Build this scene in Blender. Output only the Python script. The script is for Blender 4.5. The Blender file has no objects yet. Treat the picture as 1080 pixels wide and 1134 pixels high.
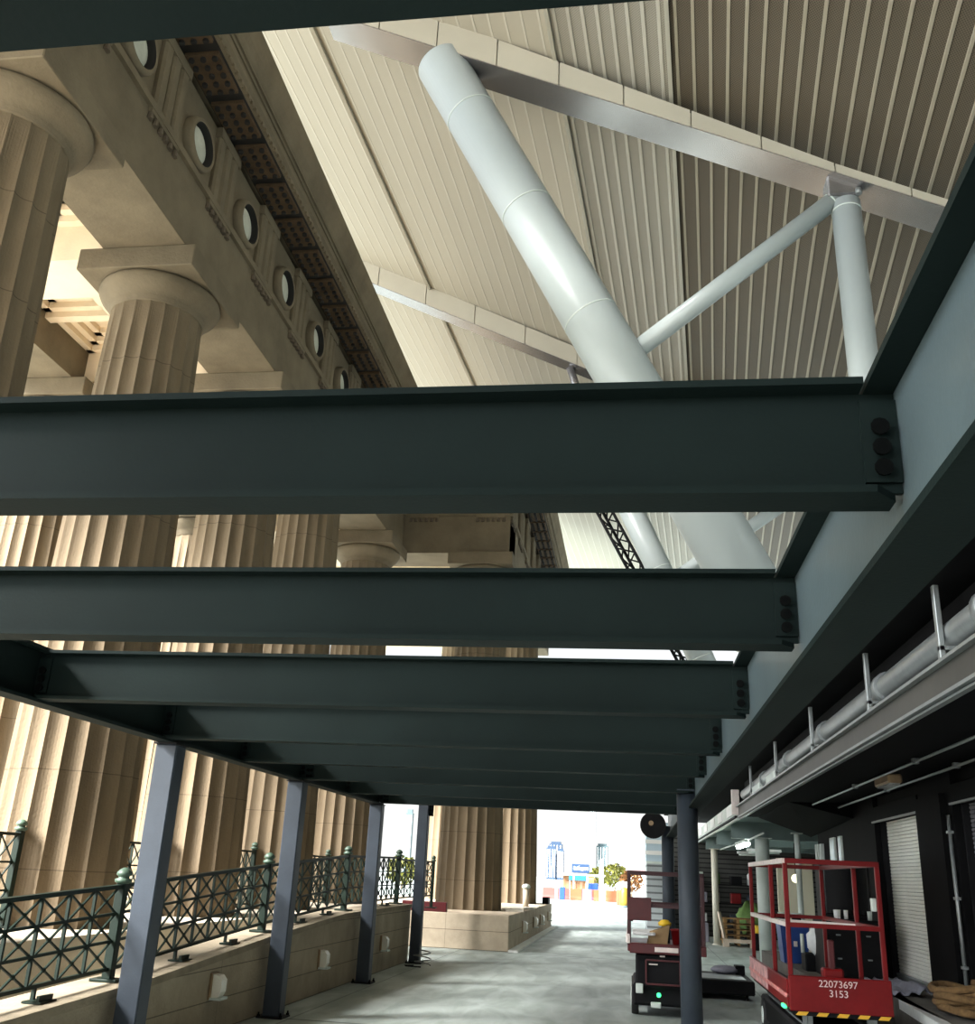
import bpy, math, random
from mathutils import Vector, Matrix
random.seed(7)
PI = math.pi
col = bpy.context.scene.collection

# ------------------------------------------------------------------ helpers
class MB:
    """collects boxes, bars, tubes, lathes; build() links them as one mesh object"""
    def __init__(s): s.v = []; s.f = []; s.sm = []
    def add(s, vs, fs, smooth=False):
        b = len(s.v); s.v += [tuple(map(float, p)) for p in vs]
        s.f += [tuple(b + i for i in f) for f in fs]; s.sm += [smooth] * len(fs); return s
    def box(s, x0, x1, y0, y1, z0, z1):
        return s.add([(x0,y0,z0),(x1,y0,z0),(x1,y1,z0),(x0,y1,z0),(x0,y0,z1),(x1,y0,z1),(x1,y1,z1),(x0,y1,z1)],
                     [(0,3,2,1),(4,5,6,7),(0,1,5,4),(1,2,6,5),(2,3,7,6),(3,0,4,7)])
    def cbox(s, x0, x1, y0, y1, z0, z1, c=.01):      # box with chamfered vertical and top edges
        c = min(c, (x1-x0)*.4, (y1-y0)*.4, (z1-z0)*.4)
        def ring(i, z): return [(x0+i,y0+c,z),(x0+c,y0+i,z),(x1-c,y0+i,z),(x1-i,y0+c,z),(x1-i,y1-c,z),(x1-c,y1-i,z),(x0+c,y1-i,z),(x0+i,y1-c,z)]
        vs = ring(c*.7,z0)+ring(0,z0+c)+ring(0,z1-c)+ring(c*.7,z1)
        fs = [tuple(reversed(range(8))), tuple(range(24,32))]
        for r in range(3):
            for k in range(8):
                a=r*8+k; b=r*8+(k+1)%8; fs.append((a,b,b+8,a+8))
        return s.add(vs, fs)
    def hexa(s, p):                                   # eight corners, bottom ring then top ring
        return s.add(p, [(0,3,2,1),(4,5,6,7),(0,1,5,4),(1,2,6,5),(2,3,7,6),(3,0,4,7)])
    def bar(s, p, q, w, h=None, up=(0,0,1)):          # rectangular bar from p to q
        h = h or w; p = Vector(p); q = Vector(q); d = (q-p).normalized(); u = Vector(up)
        if abs(d.dot(u)) > .98: u = Vector((1,0,0))
        a = d.cross(u).normalized(); b = a.cross(d).normalized(); vs = []
        for c in (p, q):
            for i, j in ((-1,-1),(1,-1),(1,1),(-1,1)): vs.append(c + a*i*w/2 + b*j*h/2)
        return s.add(vs, [(0,1,2,3),(7,6,5,4),(0,4,5,1),(1,5,6,2),(2,6,7,3),(3,7,4,0)])
    def tube(s, pts, r, n=16, r1=None, caps=True):
        pts = [Vector(p) for p in pts]; m = len(pts); vs = []; fs = []
        prev = None
        for i, p in enumerate(pts):
            d = (pts[min(i+1,m-1)] - pts[max(i-1,0)]).normalized()
            if prev is None:
                u = Vector((0,0,1)) if abs(d.z) < .9 else Vector((1,0,0)); a = d.cross(u).normalized()
            else: a = (prev - d*prev.dot(d)).normalized()
            prev = a; b = d.cross(a)
            rr = r if r1 is None else r + (r1-r)*i/(m-1)
            for k in range(n):
                t = 2*PI*k/n; vs.append(p + (a*math.cos(t) + b*math.sin(t))*rr)
        for i in range(m-1):
            for k in range(n):
                k2 = (k+1) % n; fs.append((i*n+k, i*n+k2, (i+1)*n+k2, (i+1)*n+k))
        s.add(vs, fs, True)
        if caps:
            b0 = len(s.v) - m*n
            s.f.append(tuple(b0+k for k in reversed(range(n)))); s.sm.append(False)
            s.f.append(tuple(b0+(m-1)*n+k for k in range(n))); s.sm.append(False)
        return s
    def lathe(s, prof, c=(0,0,0), n=32, smooth=True, axis='z', cap=True):   # prof: (radius, height)
        vs = []; fs = []; m = len(prof)
        for r, h in prof:
            for k in range(n):
                t = 2*PI*k/n; x, y = r*math.cos(t), r*math.sin(t)
                if axis == 'z': q = (x, y, h)
                elif axis == 'x': q = (h, x, y)
                else: q = (y, h, x)
                vs.append((c[0]+q[0], c[1]+q[1], c[2]+q[2]))
        for i in range(m-1):
            for k in range(n):
                k2 = (k+1) % n; fs.append((i*n+k, i*n+k2, (i+1)*n+k2, (i+1)*n+k))
        b0 = len(s.v); s.add(vs, fs, smooth)
        if cap:
            s.f.append(tuple(b0+k for k in reversed(range(n)))); s.sm.append(False)
            s.f.append(tuple(b0+(m-1)*n+k for k in range(n))); s.sm.append(False)
        return s
    def prism(s, poly, f, a, b):                      # polygon (u,v) swept from a to b; f(u,v,t)->xyz
        n = len(poly); vs = [f(u,v,a) for u,v in poly] + [f(u,v,b) for u,v in poly]
        fs = [tuple(reversed(range(n))), tuple(range(n,2*n))] + [(i,(i+1)%n,n+(i+1)%n,n+i) for i in range(n)]
        return s.add(vs, fs)
    def ball(s, c, r, sc=(1,1,1), n=12, jit=0):
        vs=[]; fs=[]; m=n//2
        for i in range(m+1):
            p=PI*i/m
            for k in range(n):
                t=2*PI*k/n; j=1+random.uniform(-jit,jit)
                vs.append((c[0]+r*sc[0]*math.sin(p)*math.cos(t)*j, c[1]+r*sc[1]*math.sin(p)*math.sin(t)*j, c[2]-r*sc[2]*math.cos(p)*j))
        for i in range(m):
            for k in range(n):
                k2=(k+1)%n; fs.append((i*n+k,i*n+k2,(i+1)*n+k2,(i+1)*n+k))
        return s.add(vs, fs, True)
    def build(s, name, mat, parent=None, fix=True):
        me = bpy.data.meshes.new(name)
        off = Vector((0,0,0))
        p = parent
        while p is not None: off += p.location; p = p.parent
        me.from_pydata([tuple(Vector(v)-off) for v in s.v], [], s.f); me.update()
        if fix:
            import bmesh
            bm = bmesh.new(); bm.from_mesh(me); bmesh.ops.remove_doubles(bm, verts=bm.verts, dist=1e-6) if False else None
            bmesh.ops.recalc_face_normals(bm, faces=bm.faces); bm.to_mesh(me); bm.free()
        if len(me.polygons) == len(s.sm): me.polygons.foreach_set('use_smooth', s.sm)
        me.materials.append(mat)
        o = bpy.data.objects.new(name, me); col.objects.link(o)
        if parent is not None: o.parent = parent
        return o

def tag(o, label, cat, group=None, kind='thing'):
    o['label'] = label; o['category'] = cat; o['kind'] = kind
    if group: o['group'] = group
    return o
def thing(name, label, cat, loc=(0,0,0), group=None, kind='thing'):
    o = bpy.data.objects.new(name, None); col.objects.link(o); o.location = loc; o.empty_display_size = .2
    return tag(o, label, cat, group, kind)
def struct(o):
    o['kind'] = 'structure'; return o
def dup(root, loc, label, group=None):
    def cp(o, par):
        c = o.copy(); col.objects.link(c); c.parent = par
        for ch in kids.get(o.name, []): cp(ch, c)
        return c
    kids = {}
    for o in list(col.objects):
        if o.parent: kids.setdefault(o.parent.name, []).append(o)
    r = cp(root, None); r.location = loc; r['label'] = label
    if group: r['group'] = group
    return r
def lerp_tab(tab, x):
    if x <= tab[0][0]: return tab[0][1]
    for (a, b), (c, d) in zip(tab, tab[1:]):
        if x <= c: return b + (d-b)*(x-a)/(c-a)
    return tab[-1][1]

# ------------------------------------------------------------------ materials
def mat(name, color, rough=.6, metal=0., vary=.0, scale=3., bump=0., bscale=40., spec=.5, stretch=None, emit=None, estr=1., streak=None):
    m = bpy.data.materials.new(name); m.use_nodes = True
    nt = m.node_tree; N = nt.nodes; L = nt.links; b = N['Principled BSDF']
    b.inputs['Base Color'].default_value = (*color, 1); b.inputs['Roughness'].default_value = rough
    b.inputs['Metallic'].default_value = metal; b.inputs['Specular IOR Level'].default_value = spec
    tc = N.new('ShaderNodeNewGeometry')
    if vary > 0:
        mp = N.new('ShaderNodeMapping'); L.new(tc.outputs['Position'], mp.inputs['Vector'])
        if stretch: mp.inputs['Scale'].default_value = stretch
        no = N.new('ShaderNodeTexNoise'); no.inputs['Scale'].default_value = scale; no.inputs['Detail'].default_value = 6; no.inputs['Roughness'].default_value = .65
        L.new(mp.outputs[0], no.inputs['Vector'])
        cr = N.new('ShaderNodeValToRGB'); cr.color_ramp.elements[0].position = .3; cr.color_ramp.elements[1].position = .7
        cr.color_ramp.elements[0].color = (*[c*(1-vary) for c in color], 1); cr.color_ramp.elements[1].color = (*[min(1, c*(1+vary)) for c in color], 1)
        L.new(no.outputs[0], cr.inputs[0]); L.new(cr.outputs[0], b.inputs['Base Color'])
    if bump > 0:
        n2 = N.new('ShaderNodeTexNoise'); n2.inputs['Scale'].default_value = bscale; n2.inputs['Detail'].default_value = 4
        L.new(tc.outputs['Position'], n2.inputs['Vector'])
        bp = N.new('ShaderNodeBump'); bp.inputs['Strength'].default_value = bump; bp.inputs['Distance'].default_value = .02
        L.new(n2.outputs[0], bp.inputs['Height']); L.new(bp.outputs[0], b.inputs['Normal'])
    if emit:
        b.inputs['Emission Color'].default_value = (*emit, 1); b.inputs['Emission Strength'].default_value = estr
    return m
def joints(m, axis, period, width, dark=.45, offset=0.):
    """adds dark joint lines at a fixed period along a world axis (real masonry or slab joints)"""
    nt = m.node_tree; N = nt.nodes; L = nt.links; b = N['Principled BSDF']
    g = N.new('ShaderNodeNewGeometry'); sp = N.new('ShaderNodeSeparateXYZ'); L.new(g.outputs['Position'], sp.inputs[0])
    a = N.new('ShaderNodeMath'); a.operation = 'ADD'; a.inputs[1].default_value = 100*period - offset; L.new(sp.outputs[axis], a.inputs[0])
    md = N.new('ShaderNodeMath'); md.operation = 'MODULO'; md.inputs[1].default_value = period; L.new(a.outputs[0], md.inputs[0])
    lt = N.new('ShaderNodeMath'); lt.operation = 'LESS_THAN'; lt.inputs[1].default_value = width; L.new(md.outputs[0], lt.inputs[0])
    mx = N.new('ShaderNodeMix'); mx.data_type = 'RGBA'; mx.blend_type = 'MULTIPLY'; L.new(lt.outputs[0], mx.inputs[0])
    src = b.inputs['Base Color']
    if src.is_linked: L.new(src.links[0].from_socket, mx.inputs[6])
    else: mx.inputs[6].default_value = src.default_value
    mx.inputs[7].default_value = (dark, dark, dark, 1); L.new(mx.outputs[2], src)
    return m

STEEL = mat('dark_green_grey_steel', (.0085,.0150,.0142), .62, 0, .16, 1.3, .05, 60, .08)
BLUE  = mat('blue_grey_steel', (.036,.046,.060), .5, 0, .15, 2.2, .05, 60, .3)
GIRD  = mat('side_lit_girder_steel', (.085,.115,.125), .36, 0, .2, 1.1, .04, 50, .4)  # same steel, with the side light on the right girder web in its colour
BOLT  = mat('black_bolts', (.0035,.004,.004), .8, spec=.03)
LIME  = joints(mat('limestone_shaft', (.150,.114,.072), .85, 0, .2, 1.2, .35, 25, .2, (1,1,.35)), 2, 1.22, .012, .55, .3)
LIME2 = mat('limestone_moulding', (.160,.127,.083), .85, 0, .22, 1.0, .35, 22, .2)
SOFF  = mat('coffered_ceiling_stone', (.74,.62,.46), .85, 0, .08, 1.5, .1, 30, .2)
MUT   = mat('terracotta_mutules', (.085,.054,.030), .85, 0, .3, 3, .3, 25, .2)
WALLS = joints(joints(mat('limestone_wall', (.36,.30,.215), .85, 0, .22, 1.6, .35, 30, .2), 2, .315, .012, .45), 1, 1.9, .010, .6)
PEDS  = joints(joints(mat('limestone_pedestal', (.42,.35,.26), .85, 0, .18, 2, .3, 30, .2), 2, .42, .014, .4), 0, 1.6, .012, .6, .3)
TERR  = mat('terrace_stone', (.52,.45,.35), .85, 0, .15, 1.0, .2, 25, .2)
IRON  = mat('green_painted_iron', (.007,.015,.010), .5, 0, .25, 5, spec=.2)
IRONL = mat('weathered_green_iron', (.05,.085,.058), .5, 0, .3, 9)
WHITE = mat('white_steel_tube', (.385,.43,.43), .35, 0, .03, .6)
CREAM = mat('cream_steel_panel', (.39,.36,.29), .35, 0, .05, .7)
POLI  = mat('grey_polished_steel', (.30,.29,.29), .24, .75, .1, 1.6)
REDP  = mat('red_lift_paint', (.165,.006,.007), .4, 0, .15, 4, spec=.25)
DREDP = mat('dark_red_lift_paint', (.075,.006,.008), .4, 0, .2, 4)
WPAINT= mat('worn_white_paint', (.75,.66,.62), .5, 0, .12, 9)
BLK   = mat('black_paint', (.007,.007,.008), .6, 0, .3, 3, spec=.12)
BLKM  = mat('black_rubber', (.012,.012,.012), .8)
DWALL = mat('dark_wall_paint', (.005,.005,.0055), .7, 0, .3, 2, spec=.06)
SHUT  = mat('pale_roller_shutter', (.88,.88,.80), .35, 0, .08, 2)
SHUTD = mat('grey_roller_shutter', (.16,.16,.18), .5, .1, .1, 2)
GALV  = mat('galvanised_metal', (.27,.29,.29), .35, .5, .18, 3)
GREYS = mat('pale_grey_steel', (.58,.64,.60), .5, 0, .08, 3)
TEALS = mat('teal_grey_steel', (.22,.29,.28), .45, 0, .12, 2)
GLASSW= mat('light_lens', (.85,.82,.72), .25, 0, 0)
BRONZ = mat('bronze_fitting', (.30,.20,.11), .45, .3, .2, 6)
BLUEP = mat('blue_plastic', (.012,.055,.25), .4, 0, .1, 5)
WOOD  = mat('pallet_wood', (.30,.17,.06), .8, 0, .3, 4, .3, 40)
WOODP = mat('pale_timber', (.70,.58,.46), .7, 0, .15, 5)
CARD  = mat('cardboard', (.42,.28,.14), .8, 0, .1, 6)
YEL   = mat('yellow_plastic', (.85,.55,.03), .5, 0, .05, 5)
ORG   = mat('orange_plastic', (.24,.062,.017), .5, 0, .05, 5)
REDB  = mat('red_barrier_plastic', (.22,.045,.035), .5, 0, .05, 5)
PINK  = mat('pink_barrier_plastic', (.22,.09,.15), .5, 0, .05, 5)
CLOTHW= mat('white_cloth', (.78,.80,.80), .8, 0, .08, 8)
CLOTHG= mat('grey_cloth', (.25,.25,.30), .8, 0, .15, 8)
ROPE  = mat('brown_rope', (.16,.09,.033), .9, 0, .35, 22, .6, 90)
DOCK  = mat('dock_concrete', (.13,.12,.105), .85, 0, .3, 3, .2, 30)
GRNL  = mat('green_indicator_lamp', (.05,.6,.2), .4, emit=(.05,1,.3), estr=2.2)
LAMP  = mat('lit_tube_lamp', (.9,1,.95), .4, emit=(.88,1,.95), estr=40.)
BULB  = mat('lit_bulb', (1,.95,.7), .4, emit=(1,.93,.6), estr=2.2)
SIGNB = mat('blue_sign', (.008,.033,.09), .5)
SIGNW = mat('white_sign_lettering', (.8,.95,1.), .5)
AWN   = mat('bright_blue_awning', (.005,.10,.20), .5)
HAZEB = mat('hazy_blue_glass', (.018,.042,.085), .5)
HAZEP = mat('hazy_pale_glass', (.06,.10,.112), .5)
PALEW = mat('pale_render', (.85,.85,.84), .6)
BRICKO= mat('orange_brick', (.19,.09,.037), .8, 0, .2, 3)
LEAFY = mat('yellow_green_leaves', (.12,.12,.012), .8, 0, .4, 3)
LEAFG = mat('green_leaves', (.10,.18,.04), .8, 0, .4, 3)
BARK  = mat('brown_bark', (.16,.11,.07), .9, 0, .2, 5)
YELT  = mat('hazard_yellow', (.75,.42,.03), .5, 0, .15, 9)
NUM   = mat('pale_stencil_paint', (.72,.52,.50), .6)

# concrete floor: streaks, stains and slab joints
FLOOR = mat('concrete_floor', (.40,.45,.43), .55, 0, .16, .8, .35, 7, .4, (1,.45,1))
joints(FLOOR, 1, 12.4, .075, .30, .25); joints(FLOOR, 0, 6.2, .025, .5, 2.1)
def floor_stains():
    nt = FLOOR.node_tree; N = nt.nodes; L = nt.links; b = N['Principled BSDF']
    g = N.new('ShaderNodeNewGeometry'); mp = N.new('ShaderNodeMapping'); mp.inputs['Scale'].default_value = (.9,.28,1); mp.inputs['Rotation'].default_value = (0,0,.35)
    L.new(g.outputs['Position'], mp.inputs[0])
    no = N.new('ShaderNodeTexNoise'); no.inputs['Scale'].default_value = 2.6; no.inputs['Detail'].default_value = 8; no.inputs['Distortion'].default_value = .8
    L.new(mp.outputs[0], no.inputs['Vector'])
    cr = N.new('ShaderNodeValToRGB'); cr.color_ramp.elements[0].position = .38; cr.color_ramp.elements[0].color = (.66,.68,.66,1); cr.color_ramp.elements[1].position = .62; cr.color_ramp.elements[1].color = (1,1,1,1)
    L.new(no.outputs[0], cr.inputs[0])
    mx = N.new('ShaderNodeMix'); mx.data_type = 'RGBA'; mx.blend_type = 'MULTIPLY'; mx.inputs[0].default_value = 1
    L.new(b.inputs['Base Color'].links[0].from_socket, mx.inputs[6]); L.new(cr.outputs[0], mx.inputs[7]); L.new(mx.outputs[2], b.inputs['Base Color'])
floor_stains()

# perforated soffit panels: rows of small punched holes
def perforated(name, color, hole, rough=.55, period=.04, amount=1.):
    m = mat(name, color, rough, 0, .10, .35, 0, 10, .3, (1,.12,1))
    nt = m.node_tree; N = nt.nodes; L = nt.links; b = N['Principled BSDF']
    g = N.new('ShaderNodeNewGeometry'); sp = N.new('ShaderNodeSeparateXYZ'); L.new(g.outputs['Position'], sp.inputs[0])
    def tri(sock, p):
        d = N.new('ShaderNodeMath'); d.operation = 'MULTIPLY'; d.inputs[1].default_value = 2*PI/p; L.new(sock, d.inputs[0])
        s = N.new('ShaderNodeMath'); s.operation = 'SINE'; L.new(d.outputs[0], s.inputs[0]); return s.outputs[0]
    mu = N.new('ShaderNodeMath'); mu.operation = 'MULTIPLY'; L.new(tri(sp.outputs[0], period), mu.inputs[0]); L.new(tri(sp.outputs[1], period*1.3), mu.inputs[1])
    gt = N.new('ShaderNodeMath'); gt.operation = 'GREATER_THAN'; gt.inputs[1].default_value = .28; L.new(mu.outputs[0], gt.inputs[0])
    am = N.new('ShaderNodeMath'); am.operation = 'MULTIPLY'; am.inputs[1].default_value = amount; L.new(gt.outputs[0], am.inputs[0])
    mx = N.new('ShaderNodeMix'); mx.data_type = 'RGBA'; L.new(am.outputs[0], mx.inputs[0])
    L.new(b.inputs['Base Color'].links[0].from_socket, mx.inputs[6]); mx.inputs[7].default_value = (*hole,1); L.new(mx.outputs[2], b.inputs['Base Color'])
    return m
PERF_L = perforated('cream_lit_perforated_panel', (.43,.40,.325), (.35,.325,.255), amount=.6)  # zone tones step darker rightwards, partly standing in for shade on the folds
PERF_M = perforated('grey_dim_perforated_panel', (.35,.33,.28), (.20,.185,.15))
PERF_R = perforated('brown_shaded_perforated_panel', (.125,.102,.072), (.05,.04,.028))
RIB_L = mat('cream_lit_panel_rib', (.50,.475,.40), .5); RIB_M = mat('grey_dim_panel_rib', (.45,.43,.37), .5); RIB_R = mat('brown_shaded_panel_rib', (.32,.285,.215), .5)  # ribs follow the lit-to-shaded tone steps of their panels

# ------------------------------------------------------------------ ground, terrace, walls
f = MB().box(-160, 160, -40, 900, -.3, 0).build('floor', FLOOR); struct(f)
t = MB()
t.box(-14.2, -6.35, -14, 27.0, 0, .85)
t.box(-14.2, -2.95, 27.0, 27.001, 0, .01)
struct(t.build('terrace', TERR))
p = MB().cbox(-9.0, -2.95, 25.3, 38.4, 0, .80, .02); struct(p.build('column_pedestal', PEDS))
k = MB().box(-2.95, -2.72, 25.25, 38.6, 0, .045); struct(k.build('kerb', mat('pale_kerb', (.74,.75,.72), .8, 0, .15, 5)))
WT = [(2,.45),(7.3,.59),(9.7,.68),(12.9,.885),(16.2,1.045),(21.2,1.075)]
w = MB(); ys = [-3,2,5,7.3,9.7,11.3,12.9,14.5,16.2,18.5,21.2]
for a, b in zip(ys, ys[1:]):
    za, zb = lerp_tab(WT,a), lerp_tab(WT,b)
    w.hexa([(-4.98,a,0),(-4.5,a,0),(-4.5,b,0),(-4.98,b,0),(-4.98,a,za-.07),(-4.5,a,za-.07),(-4.5,b,zb-.07),(-4.98,b,zb-.07)])
struct(w.build('wall_left', WALLS))
w = MB()
for a, b in zip(ys, ys[1:]):
    za, zb = lerp_tab(WT,a), lerp_tab(WT,b)
    w.hexa([(-5.0,a,za-.07),(-4.47,a,za-.07),(-4.47,b,zb-.07),(-5.0,b,zb-.07),(-5.0,a,za),(-4.47,a,za),(-4.47,b,zb),(-5.0,b,zb)])
struct(w.build('trim_1', mat('wall_coping_stone', (.27,.225,.16), .85, 0, .2, 3, .3, 30, .2)))

# ------------------------------------------------------------------ steel frame
ZB = 2.77; BD = .353; FW = .155; PITCH = 2.05; YB0 = 2.69; YBS = [2.69,4.56,6.62,8.72,10.65,12.72,14.90,16.97]
XL, XR = -4.30, .76            # girder webs
ORD = ['second from the camera, deepest one in full view',
       'third from the camera, under the strip of carved stone',
       'fourth from the camera, above the left girder corner',
       'fifth from the camera, ending above the nearest square post',
       'sixth from the camera, between the two nearest square posts',
       'seventh from the camera, ending above the second square post',
       'eighth from the camera, second to last one',
       'last and lowest-looking cross beam, above the bright far opening']
def i_beam_x(root, x0, x1, y, z0, d, fw, m, tf=.022, tw=.016):
    MB().box(x0, x1, y-tw/2, y+tw/2, z0+tf, z0+d-tf).build('web', m, root)
    MB().box(x0+.09, x1-.095, y-fw/2, y+fw/2, z0+d-tf, z0+d).build('top_flange', m, root)
    # lower flange is coped (cut on the skew) at both ends
    MB().prism([(x0+.05,y-fw/2),(x1-.085,y-fw/2),(x1-.02,y),(x1-.02,y+fw/2),(x0+.05,y+fw/2)], lambda u,v,tt:(u,v,tt), z0, z0+tf).build('bottom_flange', m, root)
for i in range(-1, 8):
    y = YBS[i] if i >= 0 else .86
    if i < 0: lab = 'near-black steel beam directly overhead, cut off by the top of the photo'
    else: lab = 'grey green steel cross beam, ' + ORD[i]
    r = thing('cross_beam', lab, 'steel beam', (XL, y, ZB), 'cross beams between the two girders')
    i_beam_x(r, XL+.012, XR-.012, y, ZB, BD, FW, STEEL)
    for xe, sgn in ((XL+.012, 1), (XR-.012, -1)):
        a, b = sorted((xe, xe+sgn*.10))
        pl = MB().box(a, b, y-.024, y-.008, ZB+.05, ZB+BD-.05).build('connection_plate', STEEL, r)
        for q in range(3):
            zz = ZB+.085+q*.062; xx = xe+sgn*.055
            MB().lathe([(.026,-.010),(.026,-.004),(.017,-.004),(.017,.018),(.009,.018),(.009,.03)], (xx, y-.026-.03+.012, zz), 10, False, 'y').build('bolt', BOLT, pl)
# girders along the walkway
def girder(name, lab, x, y0, y1, z0, z1, fw, wm):
    r = thing(name, lab, 'steel girder', (x, y0, z0))
    MB().box(x-.01, x+.01, y0, y1, z0+.025, z1-.025).build('web', wm, r)
    MB().box(x-fw/2, x+fw/2, y0, y1, z1-.025, z1).build('top_flange', STEEL, r)
    MB().box(x-fw/2, x+fw/2, y0, y1, z0, z0+.025).build('bottom_flange', STEEL, r)
    return r
ZG0, ZG1 = 2.60, 3.128
girder('edge_girder', 'deep grey steel girder running away on the right, carried by the round posts', XR, -1.2, 23.0, ZG0, ZG1, .19, GIRD)
gl = girder('edge_girder', 'steel girder along the left side on top of the square posts', XL, -1.2, YBS[7]+.12, ZB-.02, ZB+BD+.02, .16, STEEL)
# square posts
def square_post(y, lab, top):
    r = thing('square_post', lab, 'post', (XL, y, 0), 'square steel posts of the walkway frame')
    MB().cbox(XL-.105, XL+.105, y-.105, y+.105, .02, top, .012).build('shaft', BLUE, r)
    bp = MB().cbox(XL-.16, XL+.16, y-.16, y+.16, 0, .02, .004).build('base_plate', BLK, r)
    for sx in (-1,1):
        for sy in (-1,1):
            MB().lathe([(.02,0),(.02,.02),(.011,.02),(.011,.045)], (XL+sx*.135, y+sy*.135, .02), 8, False).build('anchor_bolt', BOLT, bp)
    MB().box(XL-.11, XL+.11, y-.14, y+.14, top, top+.015).build('cap_plate', BLK, r)
    # bolted splice plates where the beams come in
    t0 = top if top < ZB else top-.32
    sp = MB().box(XL+.100, XL+.20, y-.018, y+.0, t0+.04, t0+.27).build('splice_plate', STEEL, r)
    for a in range(2):
        for b in range(3):
            MB().lathe([(.022,-.03),(.022,-.012),(.013,-.012),(.013,0)], (XL+.13+a*.045, y-.02, t0+.08+b*.075), 8, False, 'y').build('bolt', BOLT, sp)
yA = 8.95
square_post(yA, 'square blue grey post nearest the camera, in front of the near railing', ZB-.035)
square_post(YBS[5], 'second square blue grey post from the camera, between two wall lights', ZB-.035)
square_post(YBS[7], 'third square blue grey post, under the last cross beam', ZB-.035)
square_post(20.95, 'farthest square blue grey post, standing free beside the fluted pier', ZB+.30)
def round_post(x, y, lab, top=ZG0):
    r = thing('round_post', lab, 'post', (x, y, 0), 'round steel posts under the right girder')
    MB().tube([(x,y,0),(x,y,top+.2)], .125, 32).build('shaft', BLUE, r)
    MB().cbox(x-.17, x+.17, y-.17, y+.17, 0, .025, .005).build('base_plate', BLK, r)
    MB().cbox(x-.13, x+.13, y-.14, y+.14, top+.2, top+.22, .005).build('cap_plate', BLUE, r)
round_post(.655, 12.85, 'round blue grey steel post in front of the dark scissor lift')
round_post(.70, 21.8, 'round blue grey steel post farther back beside the black disc')
# black disc beside the far post
r = thing('round_mirror', 'black round dished mirror hung beside the far round post', 'mirror', (.42, 21.55, 2.82))
MB().lathe([(.26,0),(.265,.02),(.25,.05),(.18,.085),(.08,.105),(.0,.11)], (.40,21.56,2.82), 28, True, 'y').build('dish', BLK, r)
MB().bar((.40,21.64,2.82),(.60,21.72,2.82), .03).build('bracket', BLK, r)
MB().lathe([(.05,-.02),(.05,.0)], (.36,21.56,2.86), 12, True, 'y').build('centre_cap', BRONZ, r)

# ------------------------------------------------------------------ Doric colonnade
XC = -7.60
def doric_mesh(h, rb, rt, flutes=20, sub=7, rings=14):
    m = MB(); vs = []; fs = []; n = flutes*sub
    for i in range(rings+1):
        u = i/rings; z = h*u
        R = rb + (rt-rb)*(u*.75 + u*u*.25)
        dep = .075*R if u < .985 else .02*R
        for k in range(n):
            ph = (k % sub)/sub; t = 2*PI*k/n
            vs.append(((R-dep*math.sin(PI*ph)**.8)*math.cos(t), (R-dep*math.sin(PI*ph)**.8)*math.sin(t), z))
    for i in range(rings):
        for k in range(n):
            k2=(k+1)%n; fs.append((i*n+k,i*n+k2,(i+1)*n+k2,(i+1)*n+k))
    m.add(vs, fs, False); m.f.append(tuple(rings*n+k for k in range(n))); m.sm.append(False)
    return m
def make_column(lab, loc, group):
    r = thing('fluted_column', lab, 'column', loc, group)
    rb, rt, hs = .90, .71, 9.02
    def off(mb): mb.v = [(a+loc[0], b+loc[1], c+loc[2]) for a,b,c in mb.v]; return mb
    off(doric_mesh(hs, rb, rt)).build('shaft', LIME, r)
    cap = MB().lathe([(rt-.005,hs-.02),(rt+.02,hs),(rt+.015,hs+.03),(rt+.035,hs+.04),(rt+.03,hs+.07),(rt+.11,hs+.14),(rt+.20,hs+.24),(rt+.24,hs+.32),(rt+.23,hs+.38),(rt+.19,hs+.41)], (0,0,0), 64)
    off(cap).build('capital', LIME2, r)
    off(MB().cbox(-.96,.96,-.96,.96, hs+.41, hs+.78, .015)).build('abacus', LIME2, r)
    return r
ZT = .85
c1 = make_column('nearest fluted stone column, cut by the left edge of the photo', (XC, 8.9, ZT), 'fluted columns of the front row')
for y, lab in ((13.0, 'second fluted column, its whole capital visible above the wide cross beam'),
               (17.1, 'third fluted column in the front row, beside the nearest square post'),
               (21.2, 'fourth fluted column in the front row, behind the second square post'),
               (26.4, 'last fluted column of the front row, left of the sky gap')):
    dup(c1, (XC, y, ZT), lab)
for y, lab in (
               (17.1, 'back-row fluted column seen between the first and second front columns'),
               (21.2, 'back-row fluted column glimpsed between the second and third front columns'),
               (24.2, 'farthest back-row fluted column, glimpsed between front columns')):
    dup(c1, (-11.7, y, ZT), lab, 'fluted columns of the back row')
dup(c1, (-6.5, 36.6, .80), 'sunlit fluted column behind the big pedestal column, beside the farthest square post', 'fluted columns on the pedestal')
dup(c1, (-4.42, 28.2, .80), 'big fluted column standing on the front of the stone pedestal', 'fluted columns on the pedestal')
dup(c1, (-4.25, 36.6, .80), 'fluted column on the far end of the stone pedestal, mostly hidden by the front one', 'fluted columns on the pedestal')

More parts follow.
